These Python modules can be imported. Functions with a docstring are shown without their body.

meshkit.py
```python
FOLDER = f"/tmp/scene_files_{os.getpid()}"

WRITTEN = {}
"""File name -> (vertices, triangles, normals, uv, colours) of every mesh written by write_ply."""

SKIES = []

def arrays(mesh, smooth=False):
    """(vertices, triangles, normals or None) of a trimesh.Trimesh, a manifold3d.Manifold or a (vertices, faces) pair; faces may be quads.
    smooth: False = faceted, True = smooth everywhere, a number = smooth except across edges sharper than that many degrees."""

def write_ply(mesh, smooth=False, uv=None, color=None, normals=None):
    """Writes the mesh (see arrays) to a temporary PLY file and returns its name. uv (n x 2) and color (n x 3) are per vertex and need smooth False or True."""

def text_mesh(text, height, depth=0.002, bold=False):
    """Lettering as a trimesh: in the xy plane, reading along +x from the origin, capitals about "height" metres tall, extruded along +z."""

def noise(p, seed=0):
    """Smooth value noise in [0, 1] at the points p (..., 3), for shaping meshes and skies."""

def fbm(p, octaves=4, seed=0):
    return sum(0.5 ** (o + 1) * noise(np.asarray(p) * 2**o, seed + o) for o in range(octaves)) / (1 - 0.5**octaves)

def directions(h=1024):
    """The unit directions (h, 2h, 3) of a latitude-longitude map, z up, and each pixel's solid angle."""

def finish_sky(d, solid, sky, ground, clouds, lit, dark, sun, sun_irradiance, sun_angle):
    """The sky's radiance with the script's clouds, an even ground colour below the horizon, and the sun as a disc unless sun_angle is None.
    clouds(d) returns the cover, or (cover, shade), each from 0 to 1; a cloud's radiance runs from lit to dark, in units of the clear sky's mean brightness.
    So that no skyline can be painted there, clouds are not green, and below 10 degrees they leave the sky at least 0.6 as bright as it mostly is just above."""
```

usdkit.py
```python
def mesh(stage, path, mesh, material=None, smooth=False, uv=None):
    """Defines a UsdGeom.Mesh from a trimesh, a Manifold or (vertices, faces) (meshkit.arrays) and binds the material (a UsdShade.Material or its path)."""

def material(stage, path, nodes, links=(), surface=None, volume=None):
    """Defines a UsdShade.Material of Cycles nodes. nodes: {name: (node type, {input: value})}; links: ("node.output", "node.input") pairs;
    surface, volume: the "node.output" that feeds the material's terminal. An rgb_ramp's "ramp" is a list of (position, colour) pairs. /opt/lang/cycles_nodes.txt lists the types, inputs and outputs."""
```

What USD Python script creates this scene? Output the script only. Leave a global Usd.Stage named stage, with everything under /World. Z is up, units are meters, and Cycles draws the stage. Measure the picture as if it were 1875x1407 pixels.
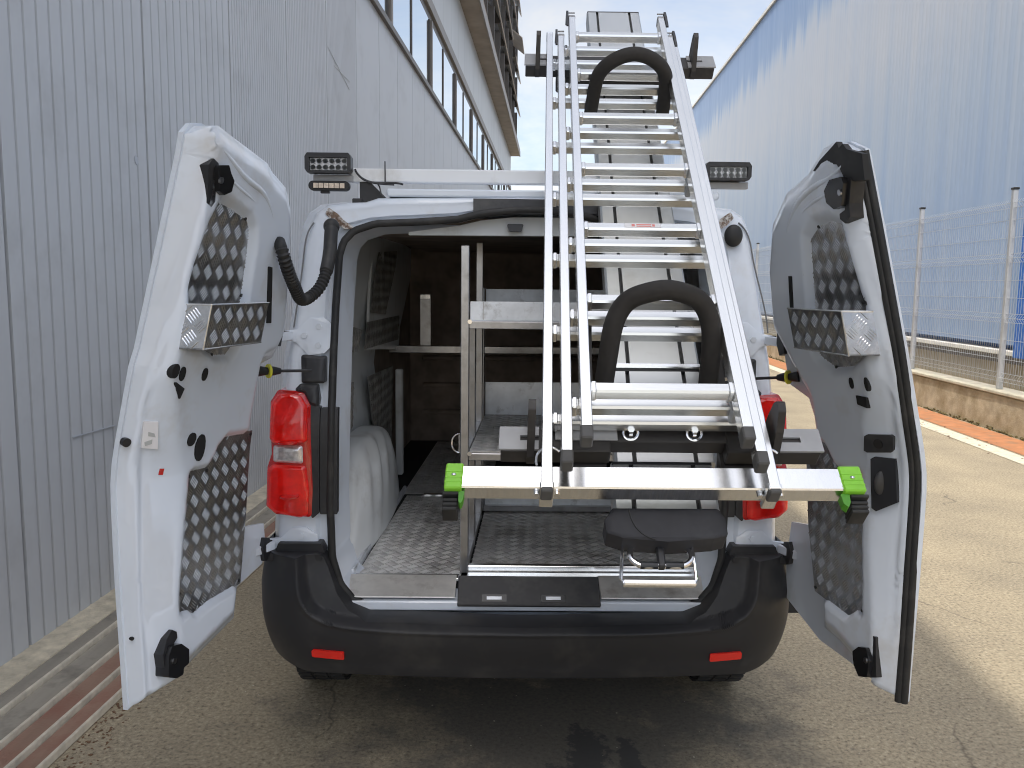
import math, random
import numpy as np, trimesh, shapely, manifold3d as m3
from shapely.geometry import Polygon, LineString, Point, box as sbox
from pxr import Usd, UsdGeom, UsdLux, UsdShade, Gf, Sdf
import usdkit, meshkit

stage = Usd.Stage.CreateInMemory()
UsdGeom.Xform.Define(stage, '/World')
# ------------------------------------------------------------------ camera, sky, sun, exposure
CAM = np.array([-0.0863, -2.5654, 1.5865]); YAW, PITCH, ROLL, FPX = 0.0122, 0.1179, 0.0106, 1508.7
EXPOSURE = 0.72
SUN_EL, SUN_AZ = math.radians(66.0), math.radians(-147.0)     # azimuth from +y towards +x
SUN_I, SKY_K = 0.5, 0.15
Fw = np.array([math.sin(YAW)*math.cos(PITCH), math.cos(YAW)*math.cos(PITCH), -math.sin(PITCH)])
_R = np.array([math.cos(YAW), -math.sin(YAW), 0.0]); _D = -np.cross(_R, Fw)
Rt = _R*math.cos(ROLL) - _D*math.sin(ROLL); Dn = _R*math.sin(ROLL) + _D*math.cos(ROLL)
cam = UsdGeom.Camera.Define(stage, '/World/camera')
cam.AddTransformOp().Set(Gf.Matrix4d(*Rt, 0, *(-Dn), 0, *(-Fw), 0, *CAM, 1))
cam.CreateHorizontalApertureAttr(36.0); cam.CreateVerticalApertureAttr(27.0)
cam.CreateFocalLengthAttr(36.0*FPX/1875); cam.CreateExposureAttr(EXPOSURE); cam.CreateClippingRangeAttr((0.05, 3000))

LOOKS = '/World/Looks'
UsdGeom.Scope.Define(stage, LOOKS)
sun_dir = np.array([math.sin(SUN_AZ)*math.cos(SUN_EL), math.cos(SUN_AZ)*math.cos(SUN_EL), math.sin(SUN_EL)])
sky = UsdLux.DomeLight.Define(stage, '/World/sky')
sky_mat = usdkit.material(stage, LOOKS+'/sky', {
    'tc': ('texture_coordinate', {}),
    'mp': ('mapping', {'scale': (1.0, 1.0, 2.6), 'location': (0.3, 0.1, 0.2)}),
    'n': ('noise_texture', {'scale': 2.6, 'detail': 9.0, 'roughness': 0.62, 'distortion': 0.4}),
    'r': ('rgb_ramp', {'ramp': [(0.34, (0.10, 0.10, 0.10)), (0.48, (0.5, 0.5, 0.5)), (0.64, (0.92, 0.92, 0.92))]}),
    's': ('sky_texture', {'sky_type': 'single_scattering', 'sun_disc': False, 'sun_elevation': SUN_EL, 'sun_rotation': SUN_AZ,
                          'altitude': 100.0, 'air_density': 1.0, 'aerosol_density': 3.2, 'ozone_density': 1.0}),
    'bw': ('rgb_to_bw', {}), 'k': ('math', {'math_type': 'multiply', 'value2': 1.55}),        # thin cloud: the same light, whiter and a little stronger
    'm': ('mix_color', {}),
    'bg': ('background_shader', {'strength': SKY_K}),
}, [('tc.generated', 'mp.vector'), ('mp.vector', 'n.vector'), ('n.fac', 'r.fac'), ('r.color', 'm.fac'), ('s.color', 'm.a'), ('s.color', 'bw.color'), ('bw.val', 'k.value1'), ('k.value', 'm.b'), ('m.result', 'bg.color')], surface='bg.background')
UsdShade.MaterialBindingAPI.Apply(sky.GetPrim()).Bind(sky_mat)
sky.GetPrim().SetCustomDataByKey('kind', 'structure')
sun = UsdLux.DistantLight.Define(stage, '/World/sun')
sun.CreateIntensityAttr(SUN_I); sun.CreateAngleAttr(0.5); sun.CreateColorAttr(Gf.Vec3f(1.0, 0.94, 0.84)); sun.CreateNormalizeAttr(True)
zax = sun_dir; xax = np.cross([0, 1, 0], zax); xax /= np.linalg.norm(xax); yax = np.cross(zax, xax)
sun.AddTransformOp().Set(Gf.Matrix4d(*xax, 0, *yax, 0, *zax, 0, 0, 0, 50, 1))

# ------------------------------------------------------------------ measuring helpers (survey of the place)
def ray(px, py): return Fw + Rt*(px-937.5)/FPX + Dn*(py-703.5)/FPX
def on_plane(px, py, n, c):
    n = np.asarray(n, float); d = ray(px, py); return CAM + (c - n@CAM)/(n@d)*d
def on_y(px, py, y): return on_plane(px, py, (0, 1, 0), y)
def lean(z):
    t = np.asarray(z, float) - 1.15; return .245*(np.sqrt(t*t + .0016) + t)/2
def on_rear(px, py, ex=0.0):
    z = 1.2
    for _ in range(40): P = on_y(px, py, lean(z)+ex); z = .5*z + .5*P[2]
    return P

# ------------------------------------------------------------------ scene-writing helpers
_names = {}
def uniq(parent, name):
    k = (parent, name); n = _names.get(k, -1) + 1; _names[k] = n
    return f'{parent}/{name}' if n == 0 else f'{parent}/{name}_{n:03d}'
def tagp(path, label=None, cat=None, group=None, kind=None):
    p = stage.GetPrimAtPath(path)
    for k, v in (('label', label), ('category', cat), ('group', group), ('kind', kind)):
        if v: p.SetCustomDataByKey(k, v)
    return path
def thing(name, label, cat, group=None, loc=(0, 0, 0)):
    path = uniq('/World', name); x = UsdGeom.Xform.Define(stage, path)
    x.AddTranslateOp().Set(Gf.Vec3d(*map(float, loc)))
    return tagp(path, label, cat, group)
_off = {}
def obj(name, mesh, mat, parent='/World', smooth=30, label=None, cat=None, group=None, kind=None):
    path = uniq(parent, name)
    v, f = vf(mesh)
    usdkit.mesh(stage, path, trimesh.Trimesh(v, f, process=False), MAT[mat] if isinstance(mat, str) else mat, smooth=smooth)
    return tagp(path, label, cat, group, kind)
def vf(mesh):
    if isinstance(mesh, MB): return mesh.arrays()
    if hasattr(mesh, 'to_mesh'):
        q = mesh.to_mesh(); return np.array(q.vert_properties[:, :3], float), np.array(q.tri_verts)
    if isinstance(mesh, tuple):
        v, f = np.asarray(mesh[0], float), np.asarray(mesh[1], int)
        if f.shape[1] == 4: f = np.vstack([f[:, [0, 1, 2]], f[:, [0, 2, 3]]])
        return v, f
    return np.array(mesh.vertices), np.array(mesh.faces)
class MB:
    def __init__(s): s.v, s.f, s.n = [], [], 0
    def add(s, mesh, M=None, fn=None):
        v, f = vf(mesh)
        if M is not None: v = v@M[:3, :3].T + M[:3, 3]
        if fn is not None: v = fn(v)
        s.v.append(v); s.f.append(f + s.n); s.n += len(v); return s
    def arrays(s): return np.vstack(s.v), np.vstack(s.f)
class Frame:
    'local axes: origin, three column axes'
    def __init__(s, o, x, y, z): s.o = np.asarray(o, float); s.A = np.stack([np.asarray(a, float) for a in (x, y, z)], 1)
    def __call__(s, v): return np.asarray(v, float)@s.A.T + s.o
def cbox(size, c=(0, 0, 0), r=0.004):
    'box with small chamfers'
    h = np.asarray(size, float)/2; r = min(r, *(h*0.45)); pts = []
    for sx in (-1, 1):
        for sy in (-1, 1):
            for sz in (-1, 1):
                s = np.array([sx, sy, sz]); p = s*h
                for k in range(3): q = p - s*r; q[k] = p[k]; pts.append(q)
    m = m3.Manifold.hull_points(np.array(pts)); v, f = vf(m); return v + np.asarray(c, float), f
def bb(lo, hi, r=0.004): lo, hi = np.asarray(lo, float), np.asarray(hi, float); return cbox(hi-lo, (lo+hi)/2, r)
def pb(lo, hi):
    'plain box, 12 triangles'
    lo, hi = np.asarray(lo, float), np.asarray(hi, float); m = trimesh.creation.box(hi-lo); return m.vertices + (lo+hi)/2, m.faces
def beam(a, b, w, h, up=(0, 0, 1), r=0.003):
    a, b = np.asarray(a, float), np.asarray(b, float); d = b-a; L = np.linalg.norm(d); d = d/L
    x = np.cross(up, d); x /= np.linalg.norm(x); z = np.cross(d, x)
    v, f = cbox((w, L, h), (0, 0, 0), r); return Frame((a+b)/2, x, d, z)(v), f
def cyl(a, b, r, n=16, r2=None):
    a, b = np.asarray(a, float), np.asarray(b, float); return tube([a, b], [r, r if r2 is None else r2], n)
def tube(pts, r, n=12, cap=True, closed=False):
    p = np.asarray(pts, float); m = len(p); r = np.broadcast_to(np.asarray(r, float), (m,))
    t = np.gradient(p, axis=0) if m > 2 else np.repeat((p[1:]-p[:1]), 2, 0)
    if closed: t = np.roll(p, -1, 0) - np.roll(p, 1, 0)
    t = t/(np.linalg.norm(t, axis=1, keepdims=True)+1e-12)
    a = np.cross(t[0], [0, 0, 1.0]); a = np.cross(t[0], [1.0, 0, 0]) if np.linalg.norm(a) < .1 else a
    V = []
    for i in range(m):
        a = a - (a@t[i])*t[i]; a /= np.linalg.norm(a); b = np.cross(t[i], a)
        an = np.arange(n)*2*np.pi/n; V.append(p[i] + r[i]*(np.cos(an)[:, None]*a + np.sin(an)[:, None]*b))
    V = np.vstack(V); F = []
    for i in range(m if closed else m-1):
        i2 = (i+1) % m
        for j in range(n):
            k = (j+1) % n; A, B, C, Dq = i*n+j, i*n+k, i2*n+k, i2*n+j; F += [(A, B, C), (A, C, Dq)]
    if cap and not closed:
        V = np.vstack([V, p[0], p[-1]]); c0, c1 = len(V)-2, len(V)-1
        for j in range(n): k = (j+1) % n; F += [(c0, k, j), (c1, (m-1)*n+j, (m-1)*n+k)]
    return V, np.array(F)
def spline(pts, n=40):
    from scipy.interpolate import CubicSpline
    p = np.asarray(pts, float); t = np.r_[0, np.cumsum(np.linalg.norm(np.diff(p, axis=0), axis=1))]
    return CubicSpline(t, p)(np.linspace(0, t[-1], n))
def poly_pts(poly): return [np.array(poly.exterior.coords)[:-1]] + [np.array(i.coords)[:-1] for i in poly.interiors]
def slab(poly, h0, h1, fn=None, res=None, top=None):
    'polygon extruded from h0 to h1, refined, its top lifted by top(x, y), then mapped by fn(x, y, h) -> world'
    out = MB()
    for g in getattr(poly, 'geoms', [poly]):
        if g.is_empty or g.area < 1e-8: continue
        g = shapely.geometry.polygon.orient(g)
        m = m3.Manifold.extrude(m3.CrossSection(poly_pts(g), m3.FillRule.EvenOdd), h1-h0).translate((0, 0, h0))
        if res: m = m.refine_to_length(res)
        v, f = vf(m)
        if top is not None:
            t = np.clip((v[:, 2]-h0)/(h1-h0), 0, 1); v[:, 2] += t*top(v[:, 0], v[:, 1])
        out.add((v if fn is None else fn(v), f))
    return out
def tread(poly, fn, a=0.046, h=0.0016, base=0.003, res=None, bars=True):
    'five-bar tread plate: sheet plus its raised bars, cut to poly'
    out = MB(); out.add(slab(poly, -base, 0, fn, res))
    if not bars: return out
    x0, y0, x1, y1 = poly.bounds; s2 = math.sqrt(.5); V, F, n = [], [], 0
    inner = poly.buffer(-0.006); R = int(max(x1-x0, y1-y0)/a*1.5)+3; cx, cy = (x0+x1)/2, (y0+y1)/2
    cand = []
    for i in range(-R, R):
        for j in range(-R, R):
            for k in range(5):
                o = (k-2)*a/5.4
                p = np.array([(i+.5)*a, (j+.5)*a]) + (np.array([0, o]) if (i+j) % 2 else np.array([o, 0]))
                d = np.array([1, 0]) if (i+j) % 2 else np.array([0, 1])
                rot = lambda q: np.array([(q[0]-q[1])*s2, (q[0]+q[1])*s2])
                P = rot(p) + (cx, cy)
                if x0 <= P[0] <= x1 and y0 <= P[1] <= y1: cand.append((*P, *rot(d)))
    if not cand: return out
    C = np.array(cand); keep = shapely.contains_xy(inner, C[:, 0], C[:, 1]); C = C[keep]
    L, w = a*.40, a*.046
    for x, y, dx, dy in C:
        e = np.array([dx, dy]); q = np.array([-dy, dx]); p = np.array([x, y])
        b = [p-e*L, p-e*L*.6+q*w, p+e*L*.6+q*w, p+e*L, p+e*L*.6-q*w, p-e*L*.6-q*w]
        V += [(*t, 0) for t in b] + [(*(p-e*L*.6), h), (*(p+e*L*.6), h)]
        F += [(n, n+6, n+1), (n+1, n+6, n+7), (n+1, n+7, n+2), (n+2, n+7, n+3), (n+3, n+7, n+4), (n+4, n+7, n+6), (n+4, n+6, n+5), (n+5, n+6, n)]
        n += 8
    F = np.array(F)[:, ::-1]
    V = np.array(V, float); out.add((V if fn is None else fn(V), F)); return out
def loft(rings, closed=True):
    R = np.asarray(rings, float); m, n = R.shape[:2]; F = []
    for i in range(m-1):
        for j in range(n if closed else n-1):
            k = (j+1) % n; F += [(i*n+j, i*n+k, (i+1)*n+k), (i*n+j, (i+1)*n+k, (i+1)*n+j)]
    return R.reshape(-1, 3), np.array(F)
def resample(pts, n):
    p = np.asarray(pts, float); p = np.vstack([p, p[:1]]); d = np.r_[0, np.cumsum(np.linalg.norm(np.diff(p, axis=0), axis=1))]
    t = np.linspace(0, d[-1], n+1)[:-1]; return np.stack([np.interp(t, d, p[:, k]) for k in range(p.shape[1])], 1)
def rpoly(pts, r=0.01): g = Polygon(pts).buffer(0); return g.buffer(-r).buffer(2*r).buffer(-r)

# ------------------------------------------------------------------ materials
MAT = {}
def pmat(name, color, rough=0.5, metal=0.0, noise=None, bump=None, spec=None, coat=0.0, ior=1.5, dirt=None, rvar=0.0, **kw):
    """principled material. noise=(scale, amount, stretch xyz): colour variation; bump=(scale, distance, strength); dirt=(scale, colour, lo, hi)"""
    nodes = {'p': ('principled_bsdf', dict(base_color=color, roughness=rough, metallic=metal, ior=ior, coat_weight=coat, coat_roughness=.05, **kw)),
             'g': ('geometry', {})}
    links = []
    col = None
    if noise:
        sc, am, st = noise if len(noise) == 3 else (*noise, (1, 1, 1))
        nodes['mp'] = ('mapping', {'scale': st}); nodes['n'] = ('noise_texture', {'scale': sc, 'detail': 6.0, 'roughness': .6})
        c = np.array(color); nodes['r'] = ('rgb_ramp', {'ramp': [(.3, tuple(np.clip(c*(1-am), 0, 1))), (.7, tuple(np.clip(c*(1+am), 0, 1)))]})
        links += [('g.position', 'mp.vector'), ('mp.vector', 'n.vector'), ('n.fac', 'r.fac')]; col = 'r.color'
        if rvar:
            nodes['rm'] = ('map_range', {'from_min': .3, 'from_max': .7, 'to_min': max(rough-rvar, .02), 'to_max': rough+rvar, 'clamp': True})
            links += [('n.fac', 'rm.value'), ('rm.result', 'p.roughness')]
    if dirt:
        sc, dc, lo, hi = dirt
        nodes['dn'] = ('noise_texture', {'scale': sc, 'detail': 8.0, 'roughness': .65}); nodes['dr'] = ('rgb_ramp', {'ramp': [(lo, (0, 0, 0)), (hi, (1, 1, 1))]})
        nodes['dm'] = ('mix_color', {'a': color, 'b': dc}); links += [('g.position', 'dn.vector'), ('dn.fac', 'dr.fac'), ('dr.color', 'dm.fac')]
        if col: links.append((col, 'dm.a'))
        col = 'dm.result'
    if col: links.append((col, 'p.base_color'))
    if bump:
        nodes['bn'] = ('noise_texture', {'scale': bump[0], 'detail': 4.0}); nodes['b'] = ('bump', {'distance': bump[1], 'strength': bump[2] if len(bump) > 2 else 1.0})
        links += [('g.position', 'bn.vector'), ('bn.fac', 'b.height'), ('b.normal', 'p.normal')]
    MAT[name] = usdkit.material(stage, f'{LOOKS}/{name}', nodes, links, surface='p.BSDF')
pmat('van_white', (.68, .73, .80), .28, coat=.5, noise=(3, .03), dirt=(4, (.50, .47, .42), .54, .88))
pmat('van_inner_white', (.72, .74, .74), .38, noise=(4, .04), dirt=(6, (.40, .38, .34), .52, .85))
pmat('black_plastic', (.018, .018, .020), .42, noise=(30, .25), bump=(900, .0006, .4), dirt=(9, (.07, .066, .06), .5, .85))
pmat('bumper_plastic', (.015, .015, .017), .5, bump=(1400, .0006, .5), dirt=(5, (.055, .052, .047), .5, .85))
pmat('black_gloss', (.012, .012, .013), .18)
pmat('rubber', (.014, .014, .014), .55, dirt=(12, (.06, .055, .05), .5, .85))
pmat('tyre', (.022, .021, .02), .75, noise=(40, .3))
pmat('dark_cavity', (.01, .01, .01), .8)
pmat('liner_dark', (.24, .19, .155), .7, noise=(8, .4))
pmat('underbody', (.02, .02, .02), .8)
pmat('aluminium', (.95, .95, .94), .21, 1.0, noise=(40, .015, (1, .1, .1)), rvar=.03)
pmat('aluminium_rung', (.84, .84, .82), .24, 1.0, noise=(40, .02, (.1, 1, 1)), rvar=.03)
pmat('tread_alu', (.52, .52, .52), .27, 1.0, noise=(10, .12), rvar=.08)
pmat('tread_bright', (.80, .81, .82), .26, 1.0, noise=(14, .06), rvar=.05)
pmat('floor_tread', (.74, .73, .71), .40, .8, noise=(9, .12), rvar=.06, dirt=(7, (.25, .23, .21), .5, .8))
pmat('rail_silver', (.60, .61, .60), .36, .95, noise=(5, .06, (1, .1, .1)), dirt=(9, (.45, .44, .40), .55, .9))
pmat('galvanised', (.70, .73, .77), .40, .45, noise=(11, .16), dirt=(16, (.34, .34, .34), .55, .75))
pmat('steel_tube', (.40, .40, .41), .27, 1.0, noise=(20, .12), dirt=(14, (.22, .21, .20), .5, .8))
pmat('chrome', (.85, .85, .86), .12, 1.0)
pmat('hoop_foam', (.022, .019, .016), .72, noise=(60, .2), bump=(500, .0008, .5))
pmat('carrier_black', (.025, .022, .020), .5, noise=(20, .2), dirt=(8, (.07, .06, .05), .5, .8))
pmat('carrier_grey', (.36, .36, .36), .45, .3, noise=(20, .06))
pmat('lime', (.25, .62, .04), .4, noise=(30, .06))
pmat('lime_dark', (.08, .30, .02), .45)
pmat('lens_red', (.80, .010, .006), .08, coat=1.0, ior=1.5, noise=(18, .35))
pmat('lens_deep', (.45, .004, .004), .1, coat=1.0)
pmat('lens_clear', (.62, .60, .60), .12, .5, coat=1.0, noise=(70, .35))
pmat('reflector_red', (.75, .012, .006), .2, coat=1.0)
pmat('led_face', (.80, .80, .82), .3, .2, noise=(90, .15))
pmat('led_cup', (.55, .56, .58), .25, .3)
pmat('amber_led', (.62, .52, .42), .25, .2, noise=(120, .2))
pmat('roof_bar_white', (.78, .80, .82), .3, coat=.3, dirt=(6, (.5, .48, .44), .55, .9))
pmat('yellow_ring', (.75, .72, .05), .4)
pmat('label_white', (.80, .78, .78), .4)
pmat('label_red', (.75, .25, .22), .45)
pmat('rust_dirt', (.14, .09, .06), .8, noise=(60, .6), dirt=(50, (.60, .60, .58), .45, .6))
pmat('paper', (.75, .75, .74), .7)
pmat('leaf_brown', (.16, .09, .05), .8, noise=(60, .4))
# buildings
pmat('wall_sheet', (.45, .46, .47), .42, .0, noise=(.8, .02, (1, 1, .3)), dirt=(2.2, (.34, .34, .34), .52, .9))
pmat('fascia_sheet', (.48, .49, .48), .45, noise=(.8, .05, (1, 1, .2)))
pmat('joint_dark', (.30, .32, .36), .6)
pmat('scratch', (.40, .42, .45), .6)
pmat('soffit_brown', (.25, .21, .17), .6, noise=(2, .2))
pmat('frame_brown', (.075, .062, .052), .4, noise=(3, .15))
pmat('trim_brown', (.22, .20, .18), .5, noise=(3, .15))
pmat('louver_brown', (.38, .32, .26), .5, noise=(2, .2))
pmat('window_glass', (.66, .74, .80), .03, 1.0)
pmat('blue_gate', (.03, .13, .42), .4, noise=(3, .1, (1, 1, .1)))
pmat('cream_wall', (.56, .50, .38), .6, noise=(4, .08))
pmat('ledge_white', (.74, .71, .64), .5, noise=(5, .08))
pmat('concrete_wall', (.42, .36, .25), .85, noise=(6, .22), bump=(60, .004), dirt=(2.6, (.24, .19, .10), .47, .7))
pmat('coping', (.50, .46, .36), .85, noise=(8, .2), bump=(80, .003))
pmat('concrete_ledge', (.60, .53, .40), .9, noise=(14, .25), bump=(70, .006))
pmat('plank_grey', (.30, .27, .22), .8, noise=(5, .25, (1, .15, 1)), bump=(90, .002), dirt=(6, (.13, .115, .095), .5, .8))
pmat('plank_red', (.30, .185, .13), .75, noise=(5, .25, (1, .15, 1)), bump=(90, .002), dirt=(4, (.27, .115, .08), .45, .75))
pmat('plank_lip', (.62, .56, .45), .6, noise=(20, .2))
pmat('galv_post', (.52, .53, .54), .45, .6, noise=(12, .1))
pmat('mesh_wire', (.62, .64, .66), .4, .7)
pmat('line_paint', (.66, .60, .46), .8, noise=(25, .12), dirt=(10, (.36, .31, .22), .52, .72))
pmat('orange_paint', (.44, .19, .085), .85, noise=(7, .18), dirt=(8, (.28, .18, .11), .5, .72))
pmat('mirror_black', (.02, .02, .02), .3)

def asphalt():
    'worn pale asphalt with stones, hairline cracks and two wet oil stains behind the van'
    N = {'g': ('geometry', {}),
         'n1': ('noise_texture', {'scale': 62.0, 'detail': 6.0, 'roughness': .78}), 'r1': ('rgb_ramp', {'ramp': [(.32, (.09, .072, .045)), (.45, (.32, .27, .19)), (.58, (.44, .375, .265)), (.70, (.64, .565, .42))]}),
         'n2': ('noise_texture', {'scale': 1.4, 'detail': 6.0, 'roughness': .6}), 'r2': ('rgb_ramp', {'ramp': [(.3, (.78, .78, .79)), (.7, (1.12, 1.10, 1.06))]}),
         'mu': ('mix_color', {'blend_type': 'multiply', 'fac': 1.0, 'use_clamp_result': False}),
         'w': ('noise_texture', {'scale': 3.0, 'detail': 4.0}), 'wa': ('vector_math', {'math_type': 'multiply_add', 'vector2': (.25, .25, .25)}),
         'v': ('voronoi_texture', {'feature': 'distance_to_edge', 'scale': .55}), 'rv': ('rgb_ramp', {'ramp': [(.0, (.75, .75, .75)), (.0015, (.6, .6, .6)), (.0035, (0, 0, 0))]}),
         'mc': ('mix_color', {'b': (.055, .048, .04)}),
         'nc': ('noise_texture', {'scale': 1.1, 'detail': 2.0}), 'rc': ('rgb_ramp', {'ramp': [(.52, (0, 0, 0)), (.60, (.7, .7, .7))]}), 'mcf': ('mix_color', {'blend_type': 'multiply', 'fac': 1.0}),
         'p': ('principled_bsdf', {'roughness': .9}), 'b': ('bump', {'distance': .006, 'strength': .8})}
    L = [('g.position', 'n1.vector'), ('n1.fac', 'r1.fac'), ('g.position', 'n2.vector'), ('n2.fac', 'r2.fac'), ('r1.color', 'mu.a'), ('r2.color', 'mu.b'),
         ('g.position', 'w.vector'), ('w.color', 'wa.vector1'), ('g.position', 'wa.vector3'), ('wa.vector', 'v.vector'), ('v.distance', 'rv.fac'),
         ('g.position', 'nc.vector'), ('nc.fac', 'rc.fac'), ('rv.color', 'mcf.a'), ('rc.color', 'mcf.b'), ('mcf.result', 'mc.fac'), ('mu.result', 'mc.a')]
    last = 'mc.result'
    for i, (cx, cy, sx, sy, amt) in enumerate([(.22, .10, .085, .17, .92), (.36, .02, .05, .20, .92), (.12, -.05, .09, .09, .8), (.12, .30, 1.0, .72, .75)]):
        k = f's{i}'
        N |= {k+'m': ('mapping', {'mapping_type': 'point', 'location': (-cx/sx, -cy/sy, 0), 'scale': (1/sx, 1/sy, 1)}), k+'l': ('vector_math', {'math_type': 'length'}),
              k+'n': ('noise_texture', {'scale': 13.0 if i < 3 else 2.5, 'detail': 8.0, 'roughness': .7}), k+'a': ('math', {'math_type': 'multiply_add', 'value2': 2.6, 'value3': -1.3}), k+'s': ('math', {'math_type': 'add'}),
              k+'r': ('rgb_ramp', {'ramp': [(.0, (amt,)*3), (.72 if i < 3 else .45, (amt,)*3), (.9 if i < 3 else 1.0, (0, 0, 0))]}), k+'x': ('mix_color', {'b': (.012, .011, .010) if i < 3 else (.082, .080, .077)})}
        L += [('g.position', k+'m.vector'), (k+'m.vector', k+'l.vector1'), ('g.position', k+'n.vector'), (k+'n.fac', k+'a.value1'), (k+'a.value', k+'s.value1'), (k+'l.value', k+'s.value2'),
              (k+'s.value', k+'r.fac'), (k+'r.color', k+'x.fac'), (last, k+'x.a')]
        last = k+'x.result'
    L += [(last, 'p.base_color'), ('n1.fac', 'b.height'), ('b.normal', 'p.normal')]
    MAT['asphalt'] = usdkit.material(stage, LOOKS+'/asphalt', N, L, surface='p.BSDF')
asphalt()
def blue_sheet():
    'blue coated sheet whose paint has chalked to a pale bloom except under the eaves, run down in vertical streaks'
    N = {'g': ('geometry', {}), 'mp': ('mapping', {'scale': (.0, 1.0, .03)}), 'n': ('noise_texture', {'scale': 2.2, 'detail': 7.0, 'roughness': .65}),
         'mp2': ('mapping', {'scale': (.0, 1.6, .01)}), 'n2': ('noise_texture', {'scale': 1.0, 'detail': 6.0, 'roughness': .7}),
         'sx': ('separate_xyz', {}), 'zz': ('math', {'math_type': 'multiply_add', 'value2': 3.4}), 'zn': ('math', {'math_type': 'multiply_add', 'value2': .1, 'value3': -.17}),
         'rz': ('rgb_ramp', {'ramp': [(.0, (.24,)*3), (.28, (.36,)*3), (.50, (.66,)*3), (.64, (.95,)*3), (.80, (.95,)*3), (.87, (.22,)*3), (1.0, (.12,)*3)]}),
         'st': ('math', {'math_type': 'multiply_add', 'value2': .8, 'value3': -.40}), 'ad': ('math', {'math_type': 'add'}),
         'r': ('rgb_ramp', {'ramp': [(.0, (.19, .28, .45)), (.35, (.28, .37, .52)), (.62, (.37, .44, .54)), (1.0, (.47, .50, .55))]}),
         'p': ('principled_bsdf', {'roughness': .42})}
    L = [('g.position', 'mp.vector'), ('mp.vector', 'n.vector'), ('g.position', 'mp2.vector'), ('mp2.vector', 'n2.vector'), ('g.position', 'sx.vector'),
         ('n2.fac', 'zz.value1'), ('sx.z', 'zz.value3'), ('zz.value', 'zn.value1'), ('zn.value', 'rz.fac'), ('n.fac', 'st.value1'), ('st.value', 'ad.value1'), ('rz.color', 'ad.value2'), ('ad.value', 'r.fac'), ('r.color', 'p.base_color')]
    MAT['blue_sheet'] = usdkit.material(stage, LOOKS+'/blue_sheet', N, L, surface='p.BSDF')
blue_sheet()
# ------------------------------------------------------------------ the alley: ground, markings, buildings
rnd = random.Random(7); nrs = np.random.default_rng(7)
WY = 0.06126; wn = np.array([math.cos(WY), -math.sin(WY), 0]); wd = np.array([math.sin(WY), math.cos(WY), 0])
def WF(v): v = np.asarray(v, float); return v[..., :1]*wn + v[..., 1:2]*wd + v[..., 2:3]*np.array([0, 0, 1.0])   # (out from the left wall, along, up)
def wbox(lo, hi, r=.004): v, f = bb(lo, hi, r); return WF(v), f
def wpb(lo, hi): v, f = pb(lo, hi); return WF(v), f
g = 150.0
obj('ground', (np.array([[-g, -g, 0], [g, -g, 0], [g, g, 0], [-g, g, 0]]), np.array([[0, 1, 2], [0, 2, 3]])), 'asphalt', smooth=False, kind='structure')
obj('white_road_line', (WF([[4.42, -12, .004], [4.63, -12, .004], [4.63, 70, .004], [4.42, 70, .004]]), np.array([[0, 1, 2], [0, 2, 3]])), 'line_paint', smooth=False, kind='structure')
obj('orange_pavement_strip', (WF([[4.67, -12, .004], [5.10, -12, .004], [5.10, 70, .004], [4.67, 70, .004]]), np.array([[0, 1, 2], [0, 2, 3]])), 'orange_paint', smooth=False, kind='structure')

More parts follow.
